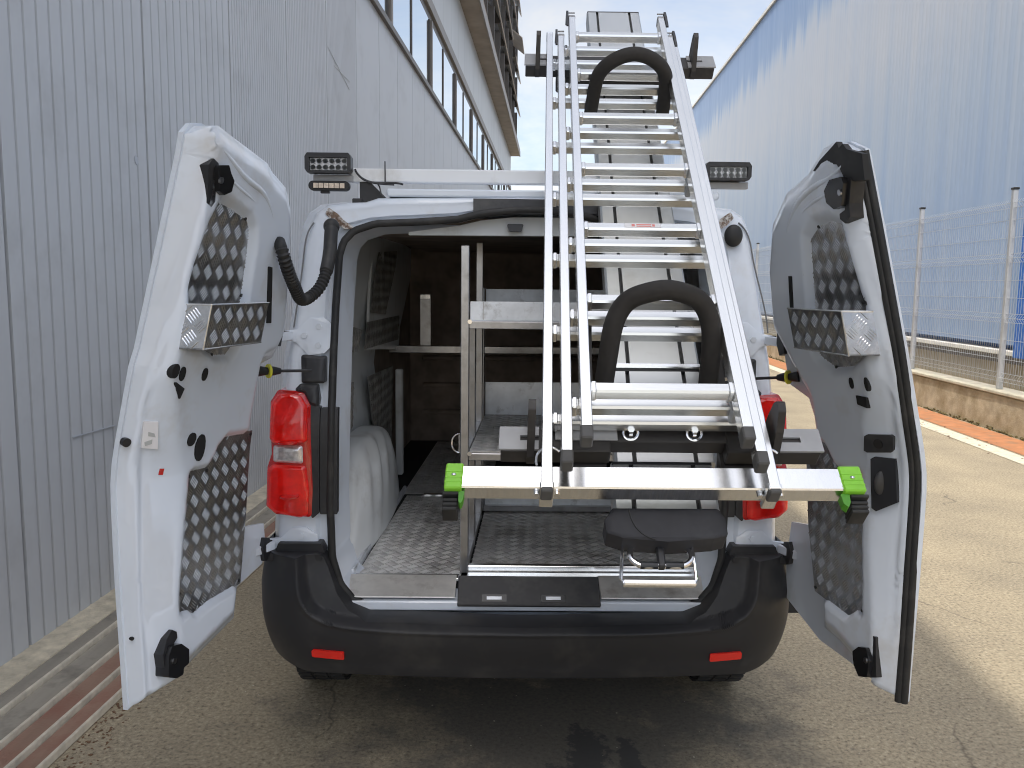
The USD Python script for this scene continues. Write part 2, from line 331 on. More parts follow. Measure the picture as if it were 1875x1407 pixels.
# --- left factory building
FB = thing('factory_building', 'long pale grey ribbed factory building with a ribbon of tall windows, left side', 'building')
WX = -2.16
def panel_profile(w, pitch=.0915, d=.007):
    'plan section of one wall panel: narrow grooves between flat ribs, edges turned back into the joint'
    n = int(round((w-.03)/pitch)); p = (w-.03)/n; pts = [(-.04, .0), (0, .011)]
    for i in range(n):
        x = .015 + i*p
        if i: pts += [(-d, x-.006), (-d*.9, x-.002), (0, x+.004)]
        else: pts += [(0, x+.004)]
        pts += [(.0015, x+p*.55), (0, x+p-.012)]
    pts += [(0, w-.011), (-.04, w)]
    return np.array(pts)
PW = 1.222; prof = panel_profile(PW)
fine = panel_profile(PW, pitch=.0458, d=.005)
a0 = 1.948 - 12*PW
k = 0
while a0 + k*PW < 39.2:
    a = a0 + k*PW; w = min(PW, 39.3-a)
    pr = prof if k < 13 else fine if k < 16 else np.array([(-.04, 0), (0, .008), (0, PW-.008), (-.04, PW)])
    pts = [(WX+x, a+y*w/PW) for x, y in pr]
    V = [(*p, z) for z in (.012, 4.93) for p in pts]; n = len(pts)
    F = [(i, i+1, n+i+1, n+i) for i in range(n-1)]
    obj('wall_panel', (WF(V), np.array(F)[:, ::-1]), 'wall_sheet', FB, smooth=25)
    # fascia above the windows
    obj('fascia_panel', wbox((WX-.03, a+.004, 6.55), (WX, a+w-.004, 7.99), .006), 'fascia_sheet', FB, smooth=False)
    k += 1
joint = MB()
joint.add(wpb((WX-.10, a0, .0), (WX-.042, 39.3, 4.92)))
obj('panel_backing', joint, 'joint_dark', FB, smooth=False)
obj('building_core', wpb((WX-14, a0, 0), (WX-.55, 39.25, 17.6)), 'trim_brown', FB, smooth=False)
obj('end_wall', wpb((WX-14, 39.27, 0), (WX-.002, 39.32, 8.0)), 'fascia_sheet', FB, smooth=False)
# window ribbon
obj('window_sill', wbox((WX-.15, a0, 4.93), (WX+.05, 39.3, 5.01)), 'frame_brown', FB, smooth=False)
obj('window_head', wbox((WX-.15, a0, 6.33), (WX+.035, 39.3, 6.52)), 'trim_brown', FB, smooth=False)
obj('window_lintel', wbox((WX-.10, a0, 6.21), (WX-.02, 39.3, 6.33)), 'frame_brown', FB, smooth=False)
P = 3.66; edges = []
b = 12.5 - 8*P
while b < 39:
    edges += [(b, 'mullion_post', .24), (b+P*.47, 'mullion', .06)]; b += P
edges = [e for e in edges if a0 < e[0] < 39.2]
for i, (y, nm, w) in enumerate(edges):
    obj(nm, wbox((WX-.12, y-w/2, 5.01), (WX-.008, y+w/2, 6.21)), 'frame_brown', FB, smooth=False)
    if w > .2: obj('mullion_cover', wbox((WX-.03, y-.06, 5.012), (WX+.022, y+.05, 6.208)), 'trim_brown', FB, smooth=False)
    if i+1 < len(edges):
        y2, _, w2 = edges[i+1]
        obj('window_pane', wpb((WX-.035, y+w/2, 5.01), (WX-.025, y2-w2/2, 6.21)), 'window_glass', FB, smooth=False)
# soffit and the louvred upper storeys
obj('soffit', wbox((WX-.5, a0, 8.0), (WX+.43, 39.32, 8.10)), 'soffit_brown', FB, smooth=False)
obj('soffit_edge', wbox((WX+.432, a0, 7.97), (WX+.47, 39.34, 8.22)), 'trim_brown', FB, smooth=False)
TZ = 1.58
for t in range(6):
    z0 = 8.22 + t*TZ
    obj('window_band', wpb((WX+.10, a0, z0), (WX+.12, 39.2, z0+TZ-.04)), 'window_glass', FB, smooth=False)
    obj('floor_band', wpb((WX-.50, a0, z0+TZ-.14), (WX+.16, 39.2, z0+TZ-.002)), 'trim_brown', FB, smooth=False)
    a = 39.3 - 2.44*17
    while a < 39.0:
        if a > -2:
            op = (t == 2 and abs(a - (39.3-2.44*3)) < .1)
            lo = .46 if not op else .95
            v, f = cbox((.035, 2.40, .60), (0, 0, 0), .006)
            an = math.atan2(lo-.18, .60); R = np.array([[math.cos(an), 0, -math.sin(an)], [0, 1, 0], [math.sin(an), 0, math.cos(an)]])
            v = v@R.T + [WX+(lo+.18)/2, a+1.22, z0+.34]
            obj('louver', (WF(v), f), 'louver_brown', FB, smooth=False)
            obj('louver_bracket', wbox((WX+.12, a-.03, z0+.05), (WX+.40, a+.03, z0+TZ-.2)), 'frame_brown', FB, smooth=False)
        a += 2.44
# marks on the wall sheet
mk = MB()
p = Polygon([(0, 0), (.022, -.006), (.03, -.03), (.015, -.05), (-.004, -.035), (-.01, -.012)])
q = on_plane(247, 285, wn, WX+.002); q2 = on_plane(237, 214, wn, WX+.002)
mk.add(slab(p, 0, .003, lambda v: q + v[:, :1]*wd + v[:, 1:2]*np.array([0, 0, 1]) + v[:, 2:]*wn))
obj('dark_mark', mk, 'scratch', FB, smooth=False)
for A, B in (((133, 801), (212, 779)), ((600, 85), (640, 165)), ((612, 120), (640, 150))):
    a_, b_ = on_plane(*A, wn, WX+.004), on_plane(*B, wn, WX+.004)
    obj('scratch', beam(a_, b_, .006, .003, up=wn, r=.001), 'scratch' if A[0] < 300 else 'fascia_sheet', FB, smooth=False)
# concrete ledge and the long planks stacked flat at the wall foot
def rough_strip(n0, n1, z0, z1, mat, name, **kw):
    ys = np.arange(-6, 39, .25); pr = [(n0, 0), (n0, z0), (n1, z1), (n1+.004, 0)]
    V = []
    for y in ys:
        j = meshkit.noise(np.array([[y*1.7, n1*9, 0.3]]))[0]-.5
        V.append([(x + (j*.03 if x > n0+.01 else 0), y, z+j*.004*(z > 0)) for x, z in pr])
    V = np.array(V); n = len(ys); m = 4; F = []
    for i in range(n-1):
        for kx in range(m-1): F.append((i*m+kx, i*m+kx+1, (i+1)*m+kx+1, (i+1)*m+kx))
    return obj(name, (WF(V.reshape(-1, 3)), np.array(F)), mat, smooth=30, **kw)
rough_strip(WX-.05, -2.012, .024, .022, 'concrete_ledge', 'concrete_kerb', kind='structure')
bands = [(-1.998, -1.903, 'plank_grey', 'long weathered grey plank next to the pale kerb, innermost of the four'),
         (-1.893, -1.768, 'plank_grey', 'widest long grey plank, second out from the left wall'),
         (-1.758, -1.658, 'plank_red', 'long faded red and grey plank, third out from the left wall'),
         (-1.648, -1.560, 'plank_red', 'outermost long reddish plank, touching the asphalt on the left')]
for i, (n0, n1, m, lab) in enumerate(bands):
    T = thing('long_plank', lab, 'plank', 'planks lying along the left wall')
    z = .030 - .003*i
    obj('board', wbox((n0, -5.2-.3*i, .001), (n1-.013, 14.6-.4*i, z), .003), m, T, smooth=False)
    obj('raised_lip', wbox((n1-.0125, -5.2-.3*i, .001), (n1, 14.6-.4*i, z+.012), .003), 'plank_lip', T, smooth=False)
# litter at the foot of the left door
def scatter(n, cx, cy, sx, sy, lo, hi, seed):
    r = np.random.default_rng(seed); out = MB()
    for i in range(n):
        x, y = cx + r.normal()*sx, cy + r.normal()*sy; s = r.uniform(lo, hi)
        m = trimesh.creation.icosphere(0, s); m.vertices *= [1, r.uniform(.4, 1), r.uniform(.2, .45)]
        m.apply_transform(trimesh.transformations.rotation_matrix(r.uniform(0, 6.3), [0, 0, 1])); m.apply_translation([x, y, s*.25]); out.add(m)
    return out
obj('leaf_litter', scatter(420, -1.505, .20, .035, .5, .002, .008, 3), 'leaf_brown', smooth=False, label='brown crumbs and leaf litter along the outermost plank by the left door', cat='litter', kind='stuff')
pp = on_plane(275, 1266, (0, 0, 1), .004)
obj('paper_scrap', (lambda v: v + pp)(np.array([[-.022, -.012, .001], [.024, -.006, .006], [.02, .012, .001], [-.018, .010, .004]])) if False else (np.array([[-.022, -.012, .000], [.024, -.006, .006], [.02, .012, .001], [-.018, .010, .004]])+pp, np.array([[0, 1, 2], [0, 2, 3]])), 'paper', smooth=False,
    label='small scrap of white paper on the ground under the left door', cat='paper scrap')

# --- right side: low wall, mesh fence, blue building
LW = thing('low_concrete_wall', 'low stained concrete wall under the wire fence on the right', 'wall')
LN, LH = 5.15, .455
for i, a in enumerate(np.arange(-9.2, 66, 3.1)):
    n = 24; ys = np.linspace(a+.006, a+3.094, n); V = []
    for y in ys:
        jj = [(meshkit.noise(np.array([[y*2.3, zz*4, 1.7]]))[0]-.5)*.014 for zz in (0, .2, .4)]
        V.append([(LN+.2, y, LH-.03), (LN+.02+jj[2], y, LH-.03), (LN+jj[2], y, LH-.05), (LN+jj[1], y, .2), (LN+jj[0]-.01, y, .0)])
    V = np.array(V); m = 5; F = [(r*m+c_, r*m+c_+1, (r+1)*m+c_+1, (r+1)*m+c_) for r in range(n-1) for c_ in range(m-1)]
    obj('wall_block', (WF(V.reshape(-1, 3)), np.array(F)), 'concrete_wall', LW, smooth=35)
    obj('coping', wbox((LN-.025, a+.004, LH-.03), (LN+.26, a+3.096, LH+.01), .008), 'coping', LW, smooth=False)
obj('dead_leaves', scatter(120, 4.95, 8.2, .10, 1.5, .006, .022, 8), 'leaf_brown', smooth=False, label='dry leaves lying on the orange strip below the low wall', cat='leaves', kind='stuff')
obj('loose_grit', MB().add(scatter(500, 0, 1.2, 1.6, 1.6, .0015, .0045, 11)).add(scatter(260, 1.9, 1.6, .8, 1.6, .0015, .005, 12)), 'coping', smooth=False, label='pale grit scattered over the asphalt', cat='grit', kind='stuff')
moss = MB(); r = np.random.default_rng(5)
for i in range(900):
    y = r.uniform(3, 22); s = r.uniform(.008, .03); m = trimesh.creation.icosphere(0, s); m.vertices *= [.6, 1.3, .6]
    v = np.array(m.vertices) + [LN-.012+r.normal()*.01, y, abs(r.normal())*.018]; moss.add((WF(v), np.array(m.faces)))
pmat('moss', (.12, .095, .04), .95, noise=(40, .5))
obj('moss_edge', moss, 'moss', smooth=False, label='dry brown moss along the foot of the low concrete wall', cat='moss', kind='stuff')

FE = thing('wire_mesh_fence', 'galvanised wire mesh fence on posts standing on the low wall on the right', 'fence')
FN, FT = 5.25, 2.62
posts = [9.55+2.36*i for i in range(-6, 22)]
for a in posts:
    obj('post', wbox((FN-.028, a-.028, LH+.01), (FN+.028, a+.028, 2.73), .006), 'galv_post', FE, smooth=False)
    obj('post_cap', wbox((FN-.034, a-.034, 2.73), (FN+.034, a+.034, 2.755), .006), 'mirror_black', FE, smooth=False)
def wire(pts, r): return tube(pts, r, 5, cap=False)
for a, b in zip(posts[:-1], posts[1:]):
    out = MB(); zb, zt = LH+.06, FT
    folds = [zb+.04, zb+.72, zb+1.40, zt-.09]
    def nx(z):
        d = min(abs(z-f-.05) for f in folds); return FN-.035*max(0, 1-d/.05)
    zs = sorted([zb, zt] + [f for f in folds] + [f+.05 for f in folds] + [f+.1 for f in folds if f+.1 < zt])
    for y in np.arange(a+.05, b-.03, .05 if a < 20 else .1):
        out.add(wire(WF([(nx(z), y, z) for z in zs]), .0022))
    for z in sorted([f+d for f in folds for d in (0, .05, .1)] + [zb+.30, zb+.52, zb+1.0, zb+1.2, zb+1.68, zb+1.88]):
        if z <= zt: out.add(wire(WF([(nx(z)-.004, a+.02, z), (nx(z)-.004, b-.02, z)]), .0032))
    obj('mesh_panel', out, 'mesh_wire', FE, smooth=False)

BB = thing('blue_building', 'tall windowless blue ribbed metal building behind the fence on the right', 'building')
BN, BZ, BH = 6.5, .72, 10.05
def ribs(a, b, pitch, d, n0):
    pts = []; y = a
    while y < b:
        pts += [(n0, y), (n0, y+pitch*.55), (n0+d, y+pitch*.65), (n0+d, y+pitch*.9)]; y += pitch
    return pts
pts = ribs(-12, 75, .15, .0035, BN); n = len(pts)
V = [(*p, z) for z in (BZ+.12, BH) for p in pts]
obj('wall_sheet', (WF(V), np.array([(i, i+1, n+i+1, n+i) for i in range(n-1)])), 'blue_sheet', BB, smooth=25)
pts = ribs(-12, 75, .14, .015, BN+.06); n = len(pts)
V = [(*p, z) for z in (-.05, BZ-.08) for p in pts]
obj('base_cladding', (WF(V), np.array([(i, i+1, n+i+1, n+i) for i in range(n-1)])), 'cream_wall', BB, smooth=25)
obj('ledge_flashing', wbox((BN-.10, -12, BZ-.02), (BN+.2, 75, BZ+.045), .006), 'ledge_white', BB, smooth=False)
obj('ledge_underside', wbox((BN-.04, -12, BZ-.14), (BN+.2, 75, BZ-.024), .006), 'trim_brown', BB, smooth=False)
obj('eaves_trim', wbox((BN-.05, -12, BH), (BN+.4, 75, BH+.10), .01), 'ledge_white', BB, smooth=False)
obj('building_core', wpb((BN+.2, -12, 0), (BN+16, 75, BH-.02)), 'blue_gate', BB, smooth=False)
# dark blue sheet gate standing before the building
a1 = 8.9
obj('blue_sheet_gate', (lambda: (WF(vf(slab(Polygon([(6.2, .70), (a1, .70), (a1, 2.62), (a1-.06, 2.74), (a1-.30, 2.84), (6.2, 2.84)]), 0, .03))[0][:, [2, 0, 1]]*[1, 1, 1] + [6.3, 0, 0]), vf(slab(Polygon([(6.2, .70), (a1, .70), (a1, 2.62), (a1-.06, 2.74), (a1-.30, 2.84), (6.2, 2.84)]), 0, .03))[1]))(),
    'blue_gate', smooth=False, label='deep blue sheet metal gate leaf behind the fence at the right edge', cat='gate')
# ------------------------------------------------------------------ the van: body, bumper, lamps, interior
VAN = thing('delivery_van', 'white delivery van seen from behind with both rear doors open', 'van')
OPEN_H = [(0, .553), (.24, .553), (.50, .558), (.56, .58), (.60, .63), (.625, .72), (.629, .90), (.622, 1.11), (.622, 1.38), (.62, 1.52), (.614, 1.68), (.602, 1.725), (.57, 1.76), (.50, 1.784), (.375, 1.79), (.235, 1.801), (.16, 1.82), (.054, 1.832), (0, 1.833)]
OUT_H = [(0, .44), (.60, .44), (.79, .46), (.808, .60), (.808, .75), (.802, .85), (.79, 1.10), (.775, 1.35), (.752, 1.52), (.736, 1.70), (.722, 1.77), (.70, 1.82), (.663, 1.847), (.60, 1.855), (.54, 1.858), (.50, 1.872), (.375, 1.876), (0, 1.878)]
def mirror(h): return h + [(-x, z) for x, z in h[::-1] if x > 0]
OPEN = Polygon(mirror(OPEN_H)); OUT = Polygon(mirror(OUT_H))
ctr = np.array([0, 1.2])
ang = np.linspace(-math.pi, math.pi, 321)[:-1]
for h in (OPEN_H, OUT_H):
    for x, z in h: ang = np.r_[ang, math.atan2(z-1.2, x), math.atan2(z-1.2, -x)]
ang = np.unique(np.round(ang, 4)); ang = ang[np.r_[True, np.diff(ang) > .002]]
def polar(poly):
    out = []
    for a in ang:
        l = LineString([ctr, ctr + 4*np.array([math.cos(a), math.sin(a)])]).intersection(poly.exterior)
        pts = [np.array(p.coords[0]) for p in getattr(l, 'geoms', [l])]; out.append(max(pts, key=lambda p: np.linalg.norm(p-ctr)) if len(pts) > 1 else pts[0])
    return np.array(out)
po, pu = polar(OPEN), polar(OUT); ps = polar(OPEN.buffer(-.022))
def ring(p, dy): return np.stack([p[:, 0], lean(p[:, 1]) + dy, p[:, 1]], 1)
def mixp(t): return po*(1-t) + pu*t
def side(y, kx, kz=1.0, flat=None):
    p = pu.copy(); w = np.clip((1.9-p[:, 1])/1.2, 0, 1)
    x = p[:, 0]*kx; z = 1.2 + (p[:, 1]-1.2)*kz
    if flat is not None: z = np.maximum(z, flat)
    return np.stack([x, np.full(len(p), y), z], 1)
rings = [ring(ps, .20), ring(po*.997 + ctr*.003, .05), ring(po, .012), ring(mixp(.06), .004), ring(mixp(.10), .016), ring(mixp(.22), .018), ring(mixp(.28), .004), ring(mixp(.62), .002), ring(mixp(.70), -.003), ring(mixp(.88), .004), ring(mixp(.96), .018), ring(mixp(1), .045)]
r1 = ring(pu, .10); r1[:, 0] *= 1.03; rings.append(r1)
r2 = ring(pu, .22); r2[:, 0] *= 1.075; r2[:, 2] = 1.2 + (r2[:, 2]-1.2)*1.015; rings.append(r2)
rings += [side(.55, 1.15, 1.05, .32), side(1.2, 1.185, 1.07, .32), side(2.6, 1.19, 1.08, .32), side(3.3, 1.17, 1.04, .32), side(3.9, 1.13, .62, .32), side(4.6, 1.08, .2, .36)]
body = MB(); v, f = loft(rings); body.add((v, f[:, ::-1]))
obj('body', body, 'van_white', VAN, smooth=40)
# rubber seal round the opening
sp = np.stack([po[:, 0], lean(po[:, 1]) - .004, po[:, 1]], 1); sp = resample(sp, 260)
obj('door_seal', tube(sp, .0125, 10, closed=True), 'rubber', VAN, smooth=40)
# roof gutter strips, centre black trim with brake lamp, inner header
def rbox(x0, x1, z0, z1, d0, d1, r=.004, nx=12):
    'box laid on the leaning rear face'
    return slab(sbox(x0, z0, x1, z1), -d0, d1, lambda v: np.stack([v[:, 0], lean(v[:, 1]) - v[:, 2], v[:, 1]], 1), .06)
obj('rear_roof_trim', rbox(-.185, .33, 1.822, 1.869, .01, .010), 'black_plastic', VAN)
obj('roof_edge', bb((-.47, .185, 1.874), (.62, .30, 1.90), .008), 'van_white', VAN, smooth=40)
def ltop(x, z): return -.004*np.ones_like(x)
hd = Polygon([(-.40, 1.762), (-.235, 1.785), (-.16, 1.803), (-.054, 1.815), (.3, 1.815), (.55, 1.765), (.55, 1.757), (-.40, 1.752)])
obj('header_lining', slab(hd, -.10, -.06, lambda v: np.stack([v[:, 0], lean(v[:, 1]) - v[:, 2], v[:, 1]], 1), .05), 'van_inner_white', VAN)
obj('door_striker', slab(rpoly([(-.075, 1.79), (-.02, 1.79), (-.026, 1.766), (-.068, 1.766)], .004), .0, .03, lambda v: np.stack([v[:, 0], lean(v[:, 1]) + .055 - v[:, 2], v[:, 1]], 1)), 'black_plastic', VAN)
def rear_slab(pts, d0, d1, r=.006, res=.03, ex=0., dome=None):
    P = rpoly(pts, r) if r else Polygon(pts)
    def top(x, y):
        d = shapely.distance(P.boundary, shapely.points(x, y)); return -dome[1]*(1-np.clip(d/dome[0], 0, 1))**2
    return slab(P, -d0, d1, lambda v: np.stack([v[:, 0], lean(v[:, 1]) + ex - v[:, 2], v[:, 1]], 1), res, top if dome else None)
def mir(pts): return [(-x, z) for x, z in pts]
pmat('seam_grey', (.16, .165, .17), .6)
# tail lamps, measured on the left, the same on the right
L_ = lambda *px: [tuple(on_y(*p, -.045)[[0, 2]]) for p in px]
red_up = L_((503, 724), (524, 724), (545, 729), (557, 747), (560, 813), (497, 815), (490, 806), (490, 742))
red_lo = L_((495, 853), (558, 856), (563, 900), (561, 948), (545, 951), (500, 943), (485, 930), (486, 862))
clear = L_((497, 818), (551, 819), (552, 852), (497, 849))
frame_ = L_((500, 718), (548, 722), (562, 742), (568, 900), (566, 953), (500, 947), (482, 932), (484, 860), (492, 835), (487, 740))
cap_ = L_((527, 722), (540, 708), (574, 708), (578, 735), (577, 750), (560, 746), (548, 724))
hous = L_((560, 742), (580, 750), (580, 945), (567, 956), (562, 940), (568, 900))
plate = L_((581, 752), (613, 752), (613, 948), (581, 948))
for sgn, lab in ((1, 'red and clear left tail lamp'), (-1, 'red and clear right tail lamp')):
    m_ = (lambda p: p) if sgn > 0 else mir
    lamp = obj('tail_lamp', rear_slab(m_(frame_), .05, .024, .012, .012, .0, (.02, .012)), 'lens_deep', VAN, label=lab)
    obj('red_lens', rear_slab(m_(red_up), -.018, .036, .014, .006, 0, (.013, .010)), 'lens_red', lamp)
    obj('red_lens', rear_slab(m_(red_lo), -.018, .036, .014, .006, 0, (.013, .010)), 'lens_red', lamp)
    obj('clear_lens', rear_slab(m_(clear), -.018, .034, .008, .008, 0, (.015, .010)), 'lens_clear', lamp)
    for zz in (1.10, .93):
        obj('lamp_bowl', tube([(m_([(-.745, 0)])[0][0], -.052, zz + d) for d in (-.002, .002)], .03, 20), 'lens_deep', lamp)
    obj('lamp_housing', rear_slab(m_(hous), .05, .012, .004, .02), 'black_plastic', VAN)
    obj('lamp_cap', rear_slab(m_(cap_), .04, .022, .008, .012, 0, (.015, .01)), 'black_plastic', VAN)
    obj('pillar_plate', rear_slab(m_(plate), .02, .008, .004, .03), 'black_plastic', VAN)
    # door check: arm, sleeve, yellow ring and its block on the pillar
    blk = [tuple(on_y(*p, -.01)[[0, 2]]) for p in ((544, 652), (590, 656), (592, 704), (548, 704))]
    obj('door_check', rear_slab(m_(blk), .02, .02, .008, .01, 0, (.012, .008)), 'black_plastic', VAN)
    a, b = on_y(570, 679, -.03), on_y(470, 680, -.14); a[0] *= sgn; b[0] *= sgn
    if sgn < 0: a, b = on_y(1372, 694, -.03), on_y(1463, 690, -.14)
    arm = obj('check_arm', cyl(a, b, .0045), 'black_plastic', VAN)
    c0_, c1_ = a*.42 + b*.58, b
    obj('check_sleeve', tube([c0_, c0_*.7+c1_*.3, c0_*.55+c1_*.45, c0_*.45+c1_*.55, c0_*.1+c1_*.9, c1_], [.009, .014, .014, .011, .016, .016], 12), 'black_plastic', arm)
    q = c0_*.5 + c1_*.5; obj('check_ring', tube([q-(b-a)*.02, q+(b-a)*.02], .021, 16), 'yellow_ring', arm)
    # hinges: stamped plate on the pillar, dark gap and neck
    for zc, xh in ((1.425, .776), (.762, .826)):
        s = -sgn
        pl_ = [(s*(xh-.155), zc+.030), (s*(xh-.12), zc+.055), (s*(xh-.075), zc+.055), (s*(xh-.035), zc+.018), (s*(xh+.005), zc+.014), (s*(xh+.005), zc-.016), (s*(xh-.035), zc-.022), (s*(xh-.075), zc-.062), (s*(xh-.125), zc-.055), (s*(xh-.16), zc-.02)]
        hg = obj('hinge_plate', rear_slab(pl_, .01, .0075, .006, .02, 0, (.008, .003)), 'van_white', VAN)
        for dx, dz in ((-.105, .028), (-.06, .0), (-.105, -.03)):
            p = np.array([s*(xh+dx), float(lean(zc+dz))-.005, zc+dz]); obj('hinge_bolt', cyl(p, p+[0, -.007, 0], .010, 6), 'van_white', hg)
        obj('hinge_slot', rear_slab([(s*(xh-.012), zc+.013), (s*(xh+.012), zc+.013), (s*(xh+.012), zc-.015), (s*(xh-.012), zc-.015)], .01, .0145, 0, None), 'dark_cavity', hg)
    # upper corner: dirt and moss in the drain channel
    s = -sgn
    obj('drain_channel', rear_slab([(s*.655, 1.835), (s*.625, 1.815), (s*.60, 1.79), (s*.575, 1.775), (s*.565, 1.765), (s*.60, 1.765), (s*.64, 1.79), (s*.665, 1.815)], .01, .0045, .004, .01), 'rust_dirt', VAN)
for sgn in (1, -1):
    seam = [on_rear(*p, -.002) for p in ((575, 408), (562, 432), (556, 470), (547, 540), (538, 600))] if sgn > 0 else [on_rear(*p, -.002) for p in ((1352, 408), (1368, 428), (1378, 470), (1394, 540), (1406, 610))]
    obj('pillar_seam', tube(spline(seam, 30), .0028, 6), 'seam_grey', VAN)
# bumper
def bump_x(u):
    'plan curve of the bumper, u = signed distance from the middle'
    s = np.sign(u); u = np.abs(u); R = .205; st = .662
    a = np.clip((u-st)/R, 0, math.pi*.46); x = np.minimum(u, st) + R*np.sin(a); y = -.165 + .035*(np.minimum(u, st)/st)**2 + R*(1-np.cos(a))
    ex = np.maximum(u-st-R*math.pi*.46, 0); x += ex*.12; y += ex*.99
    return s*x, y
def sst(t): t = np.clip(t, 0, 1); return t*t*(3-2*t)
U = np.linspace(-1.35, 1.35, 421); Vv = np.linspace(0, 1, 111)
GX, GY = bump_x(U)
LINE = spline([(0, .534), (.3, .535), (.50, .540), (.60, .551), (.655, .570), (.69, .605), (.708, .66), (.716, .715), (.725, .79)], 60)
LINE = np.vstack([[-.2, .534], LINE]); LP = Polygon(list(map(tuple, LINE)) + [(.73, 1.2), (-.2, 1.2)])
V = []
for v_ in Vv:
    ax = np.abs(GX); zlo = .372 + .045*sst((ax-.66)/.24)
    zhi = np.interp(ax, [0, .50, .56, .60, .625, .645, .66, 2], [.546, .552, .578, .628, .69, .738, .748, .755]) - .11*sst((GY-.06)/.3)
    z = zlo + (zhi-zlo)*v_
    bul = .045*(1-np.clip((z-zlo)/.16, 0, 1))**2 + .02*sst((z-.62)/.12)
    nx = np.gradient(GX, U); ny = np.gradient(GY, U)
    y = GY + bul*np.clip(nx, 0, 1); x = GX - np.sign(GX)*bul*np.clip(np.abs(ny), 0, 1)*.7
    pts = shapely.points(ax, z); d = shapely.distance(LineString(LINE), pts); ins = shapely.contains(LP, pts)
    rec = np.where(ins, sst(d/.022)*.038 + np.minimum(d, .12)*.35, 0); rim = np.exp(-((np.where(ins, -d, d)-.004)/.006)**2)*.004
    y = y + rec - rim
    V.append(np.stack([x, np.where(np.abs(x) < .66, np.minimum(y, .02 + .0*x), y), z], 1))
V = np.array(V); under = V[0].copy(); under[:, 1] += .05; under[:, 2] += .01; under2 = under.copy(); under2[:, 1] += .08; under2[:, 2] += .05; under[:, 2] += .0; topr = V[-1].copy(); topr[:, 1] += .10
vv, ff = loft([under2, under, *V, topr], closed=False)
obj('rear_bumper', (vv, ff), 'bumper_plastic', VAN, smooth=35)
for s in (-1, 1):
    st = MB()
    st.add(slab(rpoly([(s*.64, .742), (s*.80, .742), (s*.79, .772), (s*.655, .772)], .004), -.02, .03, lambda v: np.stack([v[:, 0], lean(v[:, 1]) - v[:, 2], v[:, 1]], 1)))
    st.add(slab(rpoly([(s*.645, .725), (s*.82, .722), (s*.81, .745), (s*.65, .745)], .004), -.02, .055, lambda v: np.stack([v[:, 0], lean(v[:, 1]) - v[:, 2], v[:, 1]], 1)))
    obj('bumper_step', st, 'bumper_plastic', VAN)
    x0, x1 = .566, .667
    rp = rpoly([(s*x0, .434), (s*x1, .440), (s*x1, .466), (s*x0, .462)], .006)
    def refl(v):
        u = np.abs(v[:, 0]); gx, gy = bump_x(u); z = v[:, 1]; zlo = .372 + .045*sst((u-.66)/.24)
        return np.stack([v[:, 0], gy + .045*(1-np.clip((z-zlo)/.16, 0, 1))**2 - v[:, 2], z], 1)
    obj('reflector', slab(rp, -.01, .009, refl, .02), 'reflector_red', VAN, label='left red reflector' if s < 0 else 'right red reflector')
    # wheels
    T = MB(); R0, c_ = .33, np.array([s*.775, .70, .33])
    prof_ = [(.22, -.09), (.305, -.1), (.327, -.075), (.33, 0), (.327, .075), (.305, .1), (.22, .09)]
    an = np.linspace(0, 2*math.pi, 57)[:-1]
    T.add(loft([[(c_[0]+w, c_[1]+r*math.cos(t), c_[2]+r*math.sin(t)) for t in an] for r, w in prof_]))
    for t in an[::1]:
        for w in (-.06, 0, .06):
            v, f = pb((-.024, -.011, -.004), (.024, .011, .006)); v = v@np.array([[1, 0, 0], [0, math.cos(t), math.sin(t)], [0, -math.sin(t), math.cos(t)]])@np.diag([1, 1, 1.]) 
            ca, sa = math.cos(t), math.sin(t); e_r = np.array([0, ca, sa]); e_t = np.array([0, -sa, ca]); b0, bf = pb((-.024, -.011, -.004), (.024, .011, .005))
            T.add((c_ + e_r*.33 + np.array([w, 0, 0]) + b0[:, :1]*[1, 0, 0] + b0[:, 1:2]*e_t + b0[:, 2:]*e_r, bf))
    wh = obj('wheel', T, 'tyre', VAN)
    obj('rim', cyl(c_-[s*.08, 0, 0], c_+[s*.07, 0, 0], .225, 32), 'galv_post', wh)
    c2 = c_ + [0, 3.05, 0]
    wh = obj('wheel', tube([c2-[.09, 0, 0], c2-[.08, 0, 0], c2+[.08, 0, 0], c2+[.09, 0, 0]], [.29, .315, .315, .29], 40), 'tyre', VAN)
obj('underbody', bb((-.52, .40, .27), (.52, 4.4, .36), .02), 'underbody', VAN)
obj('exhaust_pipe', tube(spline([(.45, .30, .30), (.46, .8, .30), (.40, 1.6, .30)], 10), .028, 12), 'underbody', VAN)
# sill: white step, alloy plates, central black step plate with two slots
pmat('sill_alloy', (.78, .76, .72), .42, .8, noise=(12, .12), dirt=(9, (.36, .32, .27), .5, .8))
obj('white_sill', bb((-.60, -.022, .550), (.60, .10, .580), .004), 'van_white', VAN)
for x0, x1 in ((-.585, -.232), (.240, .60)):
    sl = MB(); v, f = bb((x0, 0, 0), (x1, .115, .005), .0015)
    t = .32; Rm = np.array([[1, 0, 0], [0, math.cos(t), -math.sin(t)], [0, math.sin(t), math.cos(t)]]); sl.add((v@Rm.T + [0, -.008, .586], f))
    obj('sill_plate', sl, 'sill_alloy', VAN)
sl = MB(); v, f = bb((-.223, 0, 0), (.237, .112, .012), .004); t = .62
Rm = np.array([[1, 0, 0], [0, math.cos(t), -math.sin(t)], [0, math.sin(t), math.cos(t)]]); sl.add((v@Rm.T + [0, -.03, .566], f))
stp = obj('centre_step_plate', sl, 'black_plastic', VAN)
